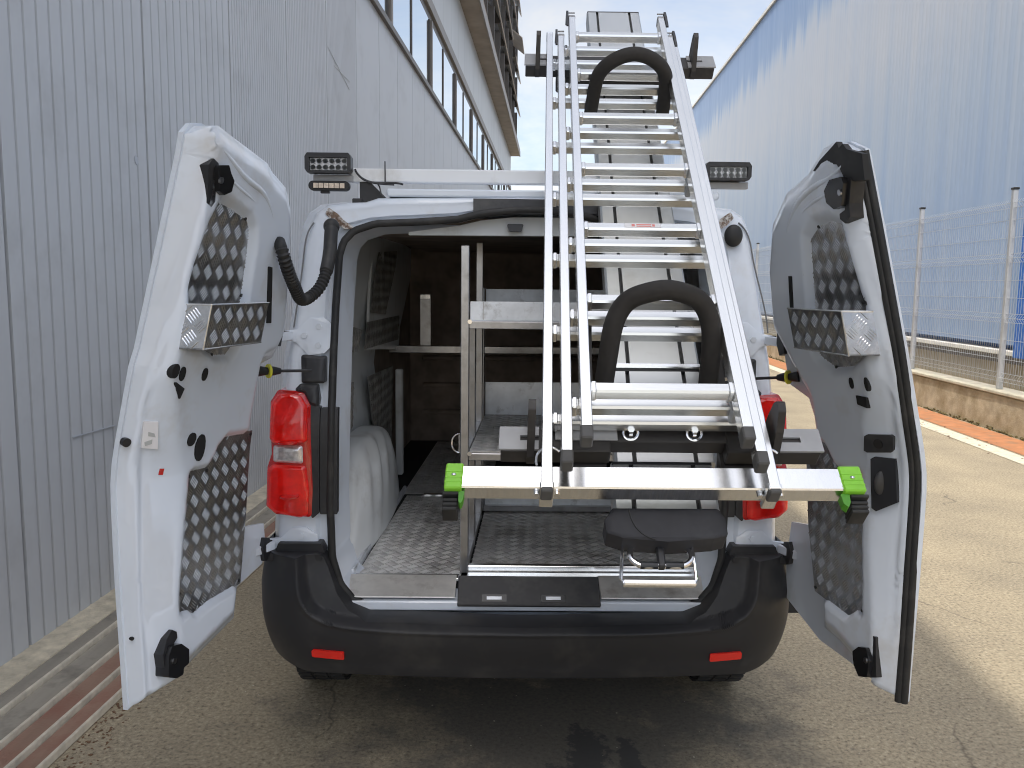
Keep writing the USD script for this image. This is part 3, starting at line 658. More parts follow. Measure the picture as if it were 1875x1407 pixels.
for x in (-.105, .085):
    v, f = bb((x-.024, .02, .0122), (x+.024, .032, .0135), .0006); obj('slot', (v@Rm.T + [0, -.03, .566], f), 'galvanised', stp)
    v, f = bb((x-.04, .012, .0118), (x+.04, .04, .0128), .0006); obj('slot_recess', (v@Rm.T + [0, -.03, .566], f), 'black_gloss', stp)

# interior
DR = .045
def I(v): v = np.array(v, float); v[..., 0] = v[..., 0] + DR*(v[..., 1]-.1); return v
def ibb(lo, hi, r=.003): v, f = bb(lo, hi, r); return I(v), f
def ipb(lo, hi): v, f = pb(lo, hi); return I(v), f
FZ = .612
obj('floor_pan', pb((-.80, .10, .50), (.95, 2.7, .604)), 'underbody', VAN, smooth=False)
fl = [('floor_plate', -.575, -.222, .10, 1.20), ('floor_plate', -.60, -.20, 1.235, 2.55), ('floor_plate', -.195, .60, .14, .97)]
for nm, x0, x1, y0, y1 in fl:
    obj(nm, tread(sbox(x0, y0, x1, y1), lambda v: I(np.stack([v[:, 0], v[:, 1], FZ + v[:, 2]], 1)), a=.036, h=.0022), 'floor_tread', VAN, smooth=False)
obj('floor_edge_strip', ibb((-.58, .092, FZ-.006), (-.226, .135, FZ+.005), .002), 'aluminium', VAN)
obj('floor_edge_strip', ibb((-.2, .092, FZ-.008), (.60, .142, FZ+.008), .002), 'aluminium', VAN)
obj('floor_joint_strip', ibb((-.50, 1.20, FZ), (-.22, 1.235, FZ+.005), .002), 'aluminium', VAN)
obj('floor_side_trim', I(np.array(vf(beam((-.585, .12, FZ+.008), (-.60, 1.3, FZ+.008), .014, .03))[0])).tolist() and (I(vf(beam((-.585, .12, FZ+.008), (-.60, 1.3, FZ+.008), .014, .03))[0]), vf(beam((-.585, .12, FZ+.008), (-.60, 1.3, FZ+.008), .014, .03))[1]), 'galvanised', VAN)
for s in (-1, 1):
    # side lining: white inner skin, leaning in at the top
    ys = np.linspace(.10, 1.35, 12); zs = np.linspace(.56, 1.80, 16); V = []
    for y in ys:
        for z in zs:
            x = .675 - .045*sst((z-1.25)/.55) + .07*sst((y-.15)/.5)
            x += .012*math.sin(z*11)*(.3 + .7*sst((y-.3)/.4))*(z < 1.3)
            V.append((s*x, max(y, float(lean(z))+.09), z))
    V = np.array(V); nz = len(zs); F = [(i*nz+j, i*nz+j+1, (i+1)*nz+j+1, (i+1)*nz+j) for i in range(len(ys)-1) for j in range(nz-1)]
    obj('side_lining', (I(V), np.array(F)), 'van_inner_white', VAN)
    obj('cab_side_lining', ipb((s*.80-.02, 1.35, .56), (s*.80+.02, 2.7, 1.85)), 'liner_dark', VAN, smooth=False)
    # wheel arch box with pressed flutes
    ys = np.linspace(.16, 1.16, 30); A = np.linspace(0, 1, 14); V = []
    for y in ys:
        q = (y-.66)/.53; hgt = .40*max(1-q*q*q*q*.9 - .08*q*q, 0.05)
        for a in A:
            an_ = a*math.pi/2; x = .70 - .125*math.cos(an_)**.35*(1-.25*q*q); z = FZ + hgt*math.sin(an_)**.6
            x += .010*math.cos(y*38)*math.exp(-((y-.62)/.25)**2)*math.sin(a*math.pi)
            V.append((s*x, y, z))
    V = np.array(V); nz = len(A); F = [(i*nz+j, i*nz+j+1, (i+1)*nz+j+1, (i+1)*nz+j) for i in range(len(ys)-1) for j in range(nz-1)]
    obj('wheel_arch', (I(V), np.array(F)), 'van_inner_white', VAN, smooth=50)
obj('roof_lining', ipb((-.66, .24, 1.79), (.66, 2.7, 1.81)), 'liner_dark', VAN, smooth=False)
obj('bulkhead', ipb((-.86, 2.62, .5), (.86, 2.66, 1.85)), 'liner_dark', VAN, smooth=False)
for z in (.78, .95, 1.12): obj('bulkhead_rib', ibb((-.7, 2.59, z), (.7, 2.62, z+.03), .01), 'liner_dark', VAN)
# left side: sliding-door window frame and lining plates
def on_x(px, py, x): return on_plane(px, py, (1, 0, 0), x)
def side_plate(pts, X, mat, name, depth=.004, bars=True, a=.034):
    P = Polygon([tuple(on_x(*p, X)[[1, 2]]) for p in pts]).buffer(0)
    fn = lambda v: np.stack([X + v[:, 2], v[:, 0], v[:, 1]], 1)
    if bars: obj(name, tread(P, fn, a=a, h=.0025), mat, VAN, smooth=False)
    else: obj(name, slab(P, -depth, depth, fn), mat, VAN)
pmat('lining_tread', (.30, .29, .27), .34, .55, noise=(9, .2), rvar=.06)
side_plate([(632, 470), (646, 452), (650, 500), (640, 545), (630, 600)], -.628, 'lining_tread', 'lining_plate')
side_plate([(628, 592), (664, 605), (655, 645), (628, 645)], -.625, 'lining_tread', 'lining_plate')
side_plate([(630, 700), (648, 700), (646, 780), (634, 810), (629, 790)], -.63, 'lining_tread', 'lining_plate')
iw_ = [(697, 440), (722, 438), (758, 458), (757, 480), (730, 580), (695, 575), (690, 640), (677, 640), (680, 520)]; iw = [(694, 462), (727, 460), (724, 490), (706, 576), (679, 573), (684, 520)]
side_plate([(683, 436), (722, 438), (760, 462), (752, 500), (730, 600), (728, 640), (672, 640), (675, 540)], -.665, 'van_inner_white', 'slide_door_frame', .006, False)
side_plate(iw, -.650, 'lining_tread', 'window_lining_plate', a=.03)
side_plate([(673, 590), (731, 578), (729, 622), (668, 640)], -.656, 'lining_tread', 'lining_plate')
side_plate([(674, 690), (720, 670), (716, 840), (690, 800), (682, 770)], -.656, 'lining_tread', 'lining_plate')
obj('slide_door_post', ibb((-.70, 1.62, FZ), (-.665, 1.66, 1.16), .004), 'van_inner_white', VAN)
# ------------------------------------------------------------------ rear doors
class DoorFrame:
    def __init__(s, H, tip, sd):
        s.H = np.array(H); d = np.array(tip)-s.H; s.L = np.hypot(*d); s.d = d/s.L; s.m = np.array([-s.d[1], s.d[0]])*sd; s.sd = sd
    def __call__(s, v):   # (along, up, inward) -> world
        v = np.asarray(v, float); o = v[..., 2] + lean(v[..., 1])
        P = s.H + v[..., :1]*s.d + o[..., None]*s.m
        return np.concatenate([P, v[..., 1:2]], -1)
    def inv(s, px, py, o0):
        z = 1.2
        for _ in range(60):
            P = on_plane(px, py, (s.m[0], s.m[1], 0), s.m@s.H + float(lean(z)) + o0); z = .5*z + .5*P[2]
        return (float((P[:2]-s.H)@s.d), float(P[2]))
    def slab(s, P, h0, h1, res=.03, top=None): 
        o = slab(P, h0, h1, s, res, top); v, f = o.arrays(); return (v, f if s.sd > 0 else f[:, ::-1])
LD = DoorFrame((-.83, 0), (-.98, -.705), 1); RD = DoorFrame((.83, 0), (.925, -.65), -1)
def door_parts(D, skin, frame, wells, band, tipx, name, label):
    """outer skin; inner frame pressed from sheet: plateau, pressed wells, slanted closing band along the tip"""
    PL = .062
    sk = Polygon(skin).buffer(0); fr = Polygon(frame).buffer(0)
    def bulge(x, z): return 0*x
    path = obj(name, D.slab(sk, -.004, .008, .05), 'van_white', VAN, label=label)
    tip_line = LineString(tipx); edge = LineString(band)
    wl = [(Polygon(w).buffer(-.004).buffer(.012), dpt, sl) for w, dpt, sl in wells]
    bx = np.array(band); tx = np.array(tipx)
    def top(x, z):
        xb = np.interp(z, bx[:, 1], bx[:, 0]); xt = np.interp(z, tx[:, 1], tx[:, 0])
        t = np.clip((x-xb)/np.maximum(xt-xb, .01), 0, 1)
        h = PL*(1 - .80*t**1.15)
        h = h + .005*np.exp(-((t-.80)/.05)**2) - .004*np.exp(-((t-.68)/.05)**2)
        pts = shapely.points(x, z)
        dF = shapely.distance(fr.boundary, pts); h = h - np.where(t < .02, .022*(1-sst(dF/.045)), 0) - .012*(1-sst(dF/.012))*(t >= .02)
        for w, dpt, sl in wl:
            ins = shapely.contains(w, pts); d = shapely.distance(w.boundary, pts); h = h - np.where(ins, dpt*sst(d/sl), 0)
        # pressed swage running round the upper corner
        return h - PL + .0
    v, f = vf(slab(fr, .008, .008+PL, D, .0105, top))
    obj('inner_panel', (v, f if D.sd > 0 else f[:, ::-1]), 'van_inner_white' if False else 'van_white', path, smooth=55)
    return path, PL+.008
T = lambda D, o, *px: [D.inv(*p, o) for p in px]
# ---- left door
skinL = [(.713, .575), (.30, .625), (.26, .69), (.06, .715), (.03, .74), (.04, .84), (.20, .87), (.19, 1.2), (.19, 1.30), (.14, 1.40), (.14, 1.5), (.15, 1.72), (.19, 1.80), (.23, 1.845), (.34, 1.885), (.53, 1.925), (.63, 1.942), (.67, 1.935), (.692, 1.912), (.690, 1.869), (.702, 1.65), (.714, 1.44), (.722, 1.40), (.724, 1.174), (.722, .9)]
frameL = [(.709, .58), (.30, .64), (.273, .741), (.232, .936), (.20, 1.166), (.205, 1.23), (.205, 1.36)] + T(LD, .05, (500, 655), (520, 612), (527, 545), (529, 480), (532, 430), (533, 385)) + [(.26, 1.842), (.347, 1.871), (.384, 1.890), (.528, 1.917), (.629, 1.936), (.66, 1.93), (.686, 1.908), (.685, 1.869), (.696, 1.65), (.709, 1.44), (.717, 1.40), (.719, 1.174), (.717, .9)]
upL = T(LD, .05, (394, 362), (408, 364), (450, 392), (459, 414), (455, 459), (443, 544), (424, 640), (409, 658), (383, 660), (357, 644), (330, 640), (334, 529), (344, 481), (370, 407))
loL = T(LD, .05, (405, 797), (458, 788), (447, 934), (436, 1068), (376, 1103), (346, 1128), (337, 1120), (319, 1127), (318, 1097), (337, 865), (343, 859), (373, 852), (392, 813))
# closing band: inner edge measured in the photograph, outer edge is the door tip
bandL = [(s_, z_) for z_, s_ in sorted((z, s) for s, z in T(LD, .065, (335, 1170), (318, 1110), (335, 865), (316, 690), (312, 625), (332, 540), (344, 481), (370, 400), (376, 340)))]
bandL = [(min(s_, .665 if z_ < 1.4 else .65), z_) for s_, z_ in bandL]
bandL = [(bandL[0][0], .4)] + bandL + [(bandL[-1][0]+.02, 2.1)]
tipL = [(.712, .4), (.713, .575), (.719, .9), (.721, 1.174), (.718, 1.40), (.71, 1.44), (.697, 1.65), (.687, 1.87), (.687, 2.1)]
LDP, LPL = door_parts(LD, skinL, frameL, [(upL, .022, .03), (loL, .018, .02)], bandL, tipL, 'rear_door', 'open left rear door with bright inner face')
# ---- right door
skinR = [(.652, .577), (.25, .56), (.04, .61), (.03, .72), (.05, .86), (.20, .89), (.19, 1.2), (.17, 1.27), (.06, 1.30), (.07, 1.5), (.12, 1.70), (.20, 1.77), (.31, 1.842), (.44, 1.876), (.53, 1.925), (.58, 1.93), (.637, 1.905), (.640, 1.884), (.650, 1.713), (.662, 1.451), (.665, 1.2), (.66, .9)]
frameR = [(.648, .585), (.421, .635), (.34, .64), (.325, .766), (.262, 1.047), (.262, 1.29), (.20, 1.36), (.110, 1.474), (.15, 1.65), (.215, 1.765), (.322, 1.838), (.447, 1.871), (.53, 1.918), (.58, 1.925), (.632, 1.90), (.635, 1.884), (.645, 1.713), (.656, 1.451), (.66, 1.2), (.655, .9)]
upR = T(RD, .05, (1482, 432), (1500, 405), (1525, 395), (1552, 402), (1590, 555), (1600, 650), (1570, 680), (1535, 682), (1505, 660), (1495, 640), (1490, 555))
loR = T(RD, .05, (1477, 802), (1518, 808), (1538, 850), (1588, 862), (1588, 1128), (1577, 1120), (1560, 1132), (1496, 1082), (1484, 960))
bandR = [(s_, z_) for z_, s_ in sorted((z, s) for s, z in T(RD, .065, (1600, 1175), (1594, 1000), (1582, 780), (1602, 690), (1592, 600), (1563, 420), (1554, 330)))]
bandR = [(min(s_, .602), z_) for s_, z_ in bandR]
bandR = [(bandR[0][0], .4)] + bandR + [(bandR[-1][0], 2.1)]
tipR = [(.652, .4), (.655, .9), (.66, 1.2), (.658, 1.451), (.647, 1.713), (.638, 1.884), (.638, 2.1)]
RDP, RPL = door_parts(RD, skinR, frameR, [(upR, .022, .03), (loR, .018, .02)], bandR, tipR, 'rear_door', 'open right rear door with shaded inner face and black edge seal')
def plate(D, poly, o, path, name='tread_plate', a=.035, mat='tread_alu'):
    P = Polygon(poly).buffer(0); v, f = vf(tread(P, lambda v: D(np.stack([v[:, 0], v[:, 1], v[:, 2]+o], 1)), a=a, h=.0016, res=.05)); return obj(name, (v, f if D.sd > 0 else f[:, ::-1]), mat, path, smooth=False)
def rivets(D, poly, o, path, idx):
    c_ = np.mean(poly, 0)
    for i in idx:
        p = np.array(poly[i]); d = c_-p; p = p + d/np.linalg.norm(d)*.014; obj('rivet', D.slab(Point(*p).buffer(.0045, 4), o-.003, o+.0035, None), 'black_plastic', path)
rivets(LD, loL, .057, LDP, (1, 3, 5, 8, 9, 11)); rivets(LD, upL, .053, LDP, (0, 2, 5, 8, 12)); rivets(RD, loR, .057, RDP, (0, 2, 4, 7)); rivets(RD, upR, .053, RDP, (1, 4, 7, 9))
plate(LD, upL, .053, LDP); plate(LD, loL, .057, LDP); plate(RD, upR, .053, RDP); plate(RD, loR, .057, RDP)
def door_bin(D, s0, s1, z0, z1, o0, o1, path):
    fnI = lambda v: D(np.stack([v[:, 0], v[:, 1], o1 + v[:, 2]], 1)); fix = lambda vfp: (vfp[0], vfp[1] if D.sd > 0 else vfp[1][:, ::-1])
    out = MB(); P = Polygon([(s0, z0), (s1, z0), (s1, z1), (s0, z1)]); v, f = fix(vf(tread(P, fnI, a=.035, h=.0016, res=.05))); out.add((v, f))
    b = obj('door_bin', out, 'tread_alu', path, smooth=False, label='tread plate box on the inner face')
    Q = sbox(o0, z0, o1, z1); fnE = lambda v: D(np.stack([s1 + v[:, 2], v[:, 1], v[:, 0]], 1)); v, f = vf(tread(Q, fnE, a=.036, h=.002)); obj('bin_end', (v, f[:, ::-1] if D.sd > 0 else f), 'tread_bright', path, smooth=False)
    e = MB()
    for a_, c_ in (((s0, z1, o1), (s1, z1, o1)), ((s1, z0, o1), (s1, z1, o1)), ((s1, z1, o0), (s1, z1, o1)), ((s0, z0, o1), (s1, z0, o1))):
        pts = D(np.linspace(a_, c_, 8)); e.add(tube(pts, .0022, 6))
    obj('bin_edge', e, 'aluminium', path)
    fnB = lambda v: D(np.stack([v[:, 0], z0 + v[:, 2], v[:, 1]], 1)); obj('bin_bottom', slab(sbox(s0, o0, s1, o1), 0, .003, fnB), 'tread_alu', path, smooth=False)
bs = [LD.inv(388, 549, .13), LD.inv(375, 633, .13), LD.inv(489, 563, .13), LD.inv(478, 633, .13)]
door_bin(LD, (bs[2][0]+bs[3][0])/2, (bs[0][0]+bs[1][0])/2, (bs[1][1]+bs[3][1])/2, (bs[0][1]+bs[2][1])/2, .05, .13, LDP)
bs = [RD.inv(1540, 565, .13), RD.inv(1553, 647, .13), RD.inv(1448, 570, .13), RD.inv(1450, 640, .13)]
door_bin(RD, (bs[2][0]+bs[3][0])/2, (bs[0][0]+bs[1][0])/2, (bs[1][1]+bs[3][1])/2, (bs[0][1]+bs[2][1])/2, .05, .13, RDP)
# holes, grommets and slots: shallow dark plugs let into the sheet
def plug(D, px, py, w, h, path, o=.066, mat='dark_cavity', pts=None, name='hole', d=.0035, at=None):
    if pts is None:
        c_ = at or D.inv(px, py, o); t = np.linspace(0, 2*math.pi, 17)[:-1]; P = Polygon([(c_[0]+w/2*math.cos(a), c_[1]+h/2*math.sin(a)) for a in t])
    else: P = rpoly([D.inv(*p, o) for p in pts], .002)
    return obj(name, D.slab(P, o-.012, o+d, None), mat, path)
OL = .068
for px, py, w, h in ((320, 680, .030, .034), (333, 685, .022, .034), (374, 686, .022, .032), (350, 805, .035, .034), (365, 820, .045, .07)):
    plug(LD, px, py, w, h, LDP, .07)
plug(LD, 0, 0, 0, 0, LDP, .07, pts=[(318, 698), (336, 712), (327, 732)])
plug(LD, 469, 483, .018, .018, LDP, .066)
plug(LD, 0, 0, 0, 0, LDP, .068, pts=[(489, 488), (496, 490), (494, 592), (486, 592)], name='slot', d=.005)
for px, py in ((499, 612),): plug(LD, px, py, .0, .0, LDP, .0, 'black_plastic', pts=[(494, 592), (503, 590), (507, 612), (503, 634), (495, 634), (491, 612)], name='hinge_plug', d=.02)
plug(LD, 0, 0, 0, 0, LDP, .0, 'black_plastic', pts=[(474, 984), (483, 984), (487, 1005), (483, 1027), (474, 1027), (470, 1005)], name='hinge_plug', d=.02)
# on the closing band of the left door
def band_plug(D, pts, path, o, mat, name, d=.006):
    P = rpoly([D.inv(*p, o) for p in pts], .0015); return obj(name, D.slab(P, o-.02, o+d, None), mat, path)
# round and square holes lie on the slanted closing band: find the band height there
def on_band(D, band, tip, PL, px, py):
    lo, hi = .0, .08
    bx, tx = np.array(band), np.array(tip)
    for _ in range(40):
        o = (lo+hi)/2; s_, z_ = D.inv(px, py, o); t = np.clip((s_-np.interp(z_, bx[:, 1], bx[:, 0]))/max(np.interp(z_, tx[:, 1], tx[:, 0])-np.interp(z_, bx[:, 1], bx[:, 0]), .01), 0, 1)
        h = .008 + .062*(1-.80*t**1.15)
        if h > o: lo = o
        else: hi = o
    return s_, z_, o
def band_disc(D, band, tip, px, py, r, path, mat, name, sq=False, h2=None):
    s_, z_, o = on_band(D, band, tip, .062, px, py); s2, z2, o2 = on_band(D, band, tip, .062, px+6*D.sd, py)
    P0 = D(np.array([s_, z_, o])); P1 = D(np.array([s2, z2, o2])); P2 = D(np.array([s_, z_+.05, o])); a = P1-P0; a /= np.linalg.norm(a); b_ = P2-P0; b_ -= (b_@a)*a; b_ /= np.linalg.norm(b_); n = np.cross(a, b_); n = n if n[1] < 0 else -n
    t = np.linspace(0, 2*math.pi, 21)[:-1] if not sq else np.array([.25, .75, 1.25, 1.75])*math.pi; rr = r if not sq else r*1.414
    top_ = P0 + n*.0012 + rr*(np.cos(t)[:, None]*a + (h2 or 1)*np.sin(t)[:, None]*b_); bot = top_ - n*.012; m = m3.Manifold.hull_points(np.vstack([top_, bot])); return obj(name, m, mat, path)
band_disc(LD, bandL, tipL, 232, 811, .0105, LDP, 'black_plastic', 'grommet')
band_disc(LD, bandL, tipL, 242, 1170, .0045, LDP, 'dark_cavity', 'hole')
band_disc(LD, bandL, tipL, 295, 864, .0065, LDP, 'lens_deep', 'square_clip', sq=True, h2=1.2)
# rod latches top and bottom of the left door, and of the right
def latch(D, pts_low, pts_block, o, path, d1, d2):
    l = obj('latch', D.slab(rpoly([D.inv(*p, o) for p in pts_low], .003), o-.03, o+d1, None), 'black_plastic', path)
    obj('latch_block', D.slab(rpoly([D.inv(*p, o) for p in pts_block], .006), o-.02, o+d2, None), 'black_gloss', path)
    for i, p in enumerate(((sum(q[0] for q in pts_block)/len(pts_block), sum(q[1] for q in pts_block)/len(pts_block)),)):
        c_ = D.inv(*p, o+d2); P = Point(*c_).buffer(.007, 8); obj('latch_pin', D.slab(P, o+d2-.002, o+d2+.004, None), 'steel_tube', path)
latch(LD, [(379, 302), (388, 290), (398, 300), (393, 345), (391, 370), (384, 380), (376, 372), (378, 340)], [(389, 303), (408, 303), (412, 318), (418, 332), (413, 352), (399, 358), (390, 350)], .066, LDP, .004, .016)
latch(LD, [(303, 1170), (312, 1153), (321, 1157), (322, 1168), (316, 1178), (318, 1200), (316, 1225), (300, 1238), (296, 1200)], [(305, 1182), (322, 1178), (336, 1188), (336, 1214), (326, 1222), (326, 1234), (314, 1241), (298, 1240), (299, 1200)], .064, LDP, .004, .016)
latch(RD, [(1553, 330), (1562, 326), (1558, 372), (1560, 398), (1551, 410), (1541, 402), (1540, 392), (1550, 385)], [(1530, 330), (1552, 324), (1556, 336), (1552, 378), (1538, 384), (1524, 372), (1520, 350)], .066, RDP, .004, .016)
latch(RD, [(1590, 1180), (1598, 1164), (1606, 1166), (1607, 1241), (1594, 1241)], [(1571, 1192), (1582, 1184), (1596, 1186), (1602, 1210), (1598, 1240), (1582, 1238), (1573, 1216)], .064, RDP, .004, .016)
# right door furniture: lock plate, handle recess, holes, slots
def band_poly(D, band, tip, pts, path, mat, name, d=.006):
    q = [on_band(D, band, tip, .062, *p) for p in pts]; W_ = D(np.array([[s_, z_, o] for s_, z_, o in q])); c_ = W_.mean(0); u, s, vt = np.linalg.svd(W_-c_); n = vt[2]; n = n if n[1] < 0 else -n
    fl_ = W_ - ((W_-c_)@n)[:, None]*n; m = m3.Manifold.hull_points(np.vstack([fl_ + n*d, fl_ - n*.02])); return obj(name, m, mat, path), c_, n
band_poly(LD, bandL, tipL, [(261, 771), (289, 772), (287, 822), (258, 820)], LDP, 'label_white', 'sticker', d=.0035)
band_poly(LD, bandL, tipL, [(270, 790), (281, 793), (283, 800), (270, 798)], LDP, 'fascia_sheet', 'sticker_print', d=.0042)
band_poly(LD, bandL, tipL, [(263, 809), (277, 804), (276, 812), (264, 816)], LDP, 'fascia_sheet', 'sticker_print', d=.0042)
lk, c_, n_ = band_poly(RD, bandR, tipR, [(1585, 798), (1590, 795), (1633, 796), (1638, 800), (1638, 824), (1634, 828), (1590, 828), (1585, 824)], RDP, 'black_plastic', 'lock_plate')
obj('lock_hole', cyl(c_ + n_*.004, c_ + n_*.0085, .012, 18), 'black_gloss', RDP)
hr, c_, n_ = band_poly(RD, bandR, tipR, [(1597, 840), (1604, 836), (1641, 840), (1646, 920), (1606, 936), (1598, 930)], RDP, 'black_gloss', 'lock_case')
v, f = trimesh.creation.icosphere(2, 1.0).vertices, trimesh.creation.icosphere(2, 1.0).faces
obj('lock_bowl', (v*[.016, .008, .03] + c_ + n_*.006, f), 'carrier_grey' if False else 'black_plastic', RDP)
for px, py, w, h in ((1560, 702, .016, .028), (1588, 704, .016, .034)): plug(RD, px, py, w, h, RDP, .07)
plug(RD, 0, 0, 0, 0, RDP, .07, pts=[(1569, 724), (1588, 728), (1590, 748), (1572, 741)])
plug(RD, 1471, 502, .016, .018, RDP, .066)
plug(RD, 0, 0, 0, 0, RDP, .066, pts=[(1447, 506), (1453, 506), (1456, 566), (1450, 566)], name='slot', d=.006)
plug(RD, 1431, 471, .05, .05, RDP, .062, 'black_plastic', pts=[(1428, 456), (1434, 455), (1437, 470), (1436, 487), (1430, 488), (1427, 472)], name='hinge_plug')
plug(RD, 0, 0, 0, 0, RDP, .0, 'black_plastic', pts=[(1434, 610), (1443, 606), (1447, 625), (1446, 648), (1438, 652), (1433, 630)], name='hinge_plug', d=.02)
plug(RD, 0, 0, 0, 0, RDP, .0, 'black_plastic', pts=[(1446, 992), (1455, 992), (1459, 1012), (1456, 1032), (1447, 1034), (1443, 1012)], name='hinge_plug', d=.02)
# black rubber along the right door's free edge, widening into a boot at the top
zz = np.r_[np.linspace(.575, 1.45, 30), np.linspace(1.47, 1.90, 18)]
xs = np.interp(zz, [z for s_, z in tipR], [s_ for s_, z in tipR])
ed = MB()
for off, ho, r_ in ((-.002, .010, .010), (-.009, .020, .009)):
    ed.add(tube(RD(np.stack([xs+off-.006*np.exp(-((zz-1.15)/.22)**2), zz, np.full_like(zz, ho)], 1)), r_, 10))
obj('edge_seal', ed, 'rubber', RDP, smooth=50)
bt = rpoly(T(RD, .05, (1500, 316), (1513, 295), (1538, 268), (1545, 260), (1549, 272), (1556, 264), (1564, 274), (1592, 282), (1597, 330), (1580, 333), (1560, 330), (1552, 312), (1545, 302), (1520, 300)), .0008)
obj('edge_boot', RD.slab(bt, .054, .068, .03), 'rubber', RDP, label='torn black rubber boot at the top corner')
# swages pressed round the upper corner of each door
def swage(D, pts, o, r_, path, mat='van_white'):
    q = np.array([[*D.inv(*p, o), o] for p in pts]); obj('pressed_swage', tube(D(spline(q, 26)), r_*np.sin(np.linspace(.12, math.pi-.12, 26))**.5, 10), mat, path, smooth=60)
swage(LD, [(392, 262), (420, 292), (452, 330), (478, 352), (494, 385), (500, 420)], .064, .010, LDP)
swage(LD, [(410, 312), (432, 340), (455, 360), (470, 376)], .066, .006, LDP)
swage(RD, [(1545, 300), (1525, 322), (1490, 345), (1462, 375), (1447, 410), (1444, 450)], .064, .010, RDP)
swage(RD, [(1530, 345), (1500, 365), (1475, 385), (1465, 400)], .066, .006, RDP)
# goose-neck hinge arms between the doors and the pillars
for D, s in ((LD, -1), (RD, 1)):
    for zc, xh in ((1.425, .776), (.762, .826)):
        a_ = np.array([s*(xh-.02), float(lean(zc))-.012, zc-.001]); b_ = D(np.array([.10, zc, .0]))
        obj('hinge_arm', beam(a_, b_, .012, .028, r=.004), 'van_white', LDP if s < 0 else RDP)
# ribbed rubber cable hose from pillar to left door, and its twin boot on the right pillar
pts = np.array([on_y(607, 415, .10), on_y(606, 430, .075), on_y(604, 460, .03), on_y(597, 498, -.02), on_y(583, 530, -.06), on_y(563, 547, -.10), LD(np.array([*LD.inv(543, 534, .10), .10])), LD(np.array([*LD.inv(529, 500, .105), .105])), LD(np.array([*LD.inv(519, 468, .10), .10])), LD(np.array([*LD.inv(511, 443, .072), .072]))])
q = spline(pts, 150); t = np.linspace(0, 1, 150)
rad = np.where(t < .30, .0215-.003*t, .0165) + np.where((t > .30) & (t < .97), .0022*np.sin(np.arange(150)*math.pi/1.5), 0)*1.0
hs = MB(); hs.add(tube(q, rad, 14)); b = trimesh.creation.icosphere(3, .0255); hs.add((b.vertices + pts[0], b.faces))
obj('cable_hose', hs, 'rubber', VAN, smooth=40)
b = trimesh.creation.icosphere(3, .03); pR = on_y(1343, 432, .13); obj('cable_boot', (b.vertices*[1, .6, 1.2] + pR, b.faces), 'rubber', VAN)
# ------------------------------------------------------------------ shelving inside the van
SH = thing('van_shelving', 'steel tube shelving with galvanised trays inside the right half of the van', 'shelving')
x0, x1, yA, yB = -.226, .60, .150, .95
tb = .027
for x in (x0, x1):
    for y, zt in ((yA, 1.717), (.43, 1.447), (.80, 1.76), (yB-.03, 1.58)):
        if x > 0 and y < .2: continue
        obj('post', ibb((x, y, FZ+.002), (x+tb, y+tb, zt), .002), 'steel_tube', SH)
    for z in (FZ+.004, 1.005, 1.447): obj('side_beam', ibb((x+.002, yA+tb, z), (x+tb-.002, .80, z+tb), .002), 'steel_tube', SH)
for z in (FZ+.004, 1.005, 1.447):
    for y in (yA, yB-.03): obj('cross_beam', ibb((x0+tb, y+.001, z), (x1, y+tb-.001, z+tb-.003), .002), 'steel_tube' if y > .3 or z > .7 else 'aluminium', SH)
obj('shelf_plate', tread(sbox(x0+tb+.002, yA+.01, x1, yB), lambda v: I(np.stack([v[:, 0], v[:, 1], 1.034 + v[:, 2]], 1)), a=.036, h=.002), 'floor_tread', SH, smooth=False)
obj('shelf_tray', ipb((x0+tb+.002, yA+.01, 1.472), (x1, yB, 1.474)), 'galvanised', SH, smooth=False)
for nm, y, z0, z1 in (('front_lip', yA+.012, 1.4745, 1.536), ('back_lip', yB, 1.475, 1.575), ('back_lip', yB, 1.036, 1.178), ('back_lip', yB, FZ+.02, .732)):
    obj(nm, ibb((x0+tb+.003, y, z0), (x1, y+.003, z1), .001), 'galvanised', SH)
obj('front_lip_joint', ibb((x0+tb+.045, yA+.0108, 1.476), (x0+tb+.047, yA+.012, 1.534), .0005), 'steel_tube', SH)
an = np.linspace(math.pi/2, 1.5*math.pi, 14); cD = I(np.array([x0-.004, yA+.01, 1.062]))
obj('lashing_ring', tube([cD + [math.cos(t)*.026, 0, math.sin(t)*.032] for t in an] + [cD + [.0, 0, -.032], cD + [0, 0, .032]], .0028, 8), 'chrome', SH)
for x in (x0+tb,):
    for z in (1.034, 1.474): obj('bolt', cyl(I(np.array([x+.004, yA-.004, z-.004])), I(np.array([x+.004, yA-.012, z-.004])), .008, 6), 'chrome', SH)
BR = thing('load_bar_frame', 'steel cross bar with a short upright, across the van in front of the bulkhead', 'load bar')
obj('cross_bar', ibb((-.80, 1.90, 1.222), (.62, 1.93, 1.262), .003), 'steel_tube', BR)
obj('upright', ibb((-.615, 1.905, 1.262), (-.555, 1.925, 1.54), .002), 'steel_tube', BR)
obj('upright_cap', ibb((-.612, 1.9, 1.515), (-.558, 1.904, 1.538), .001), 'aluminium', BR)
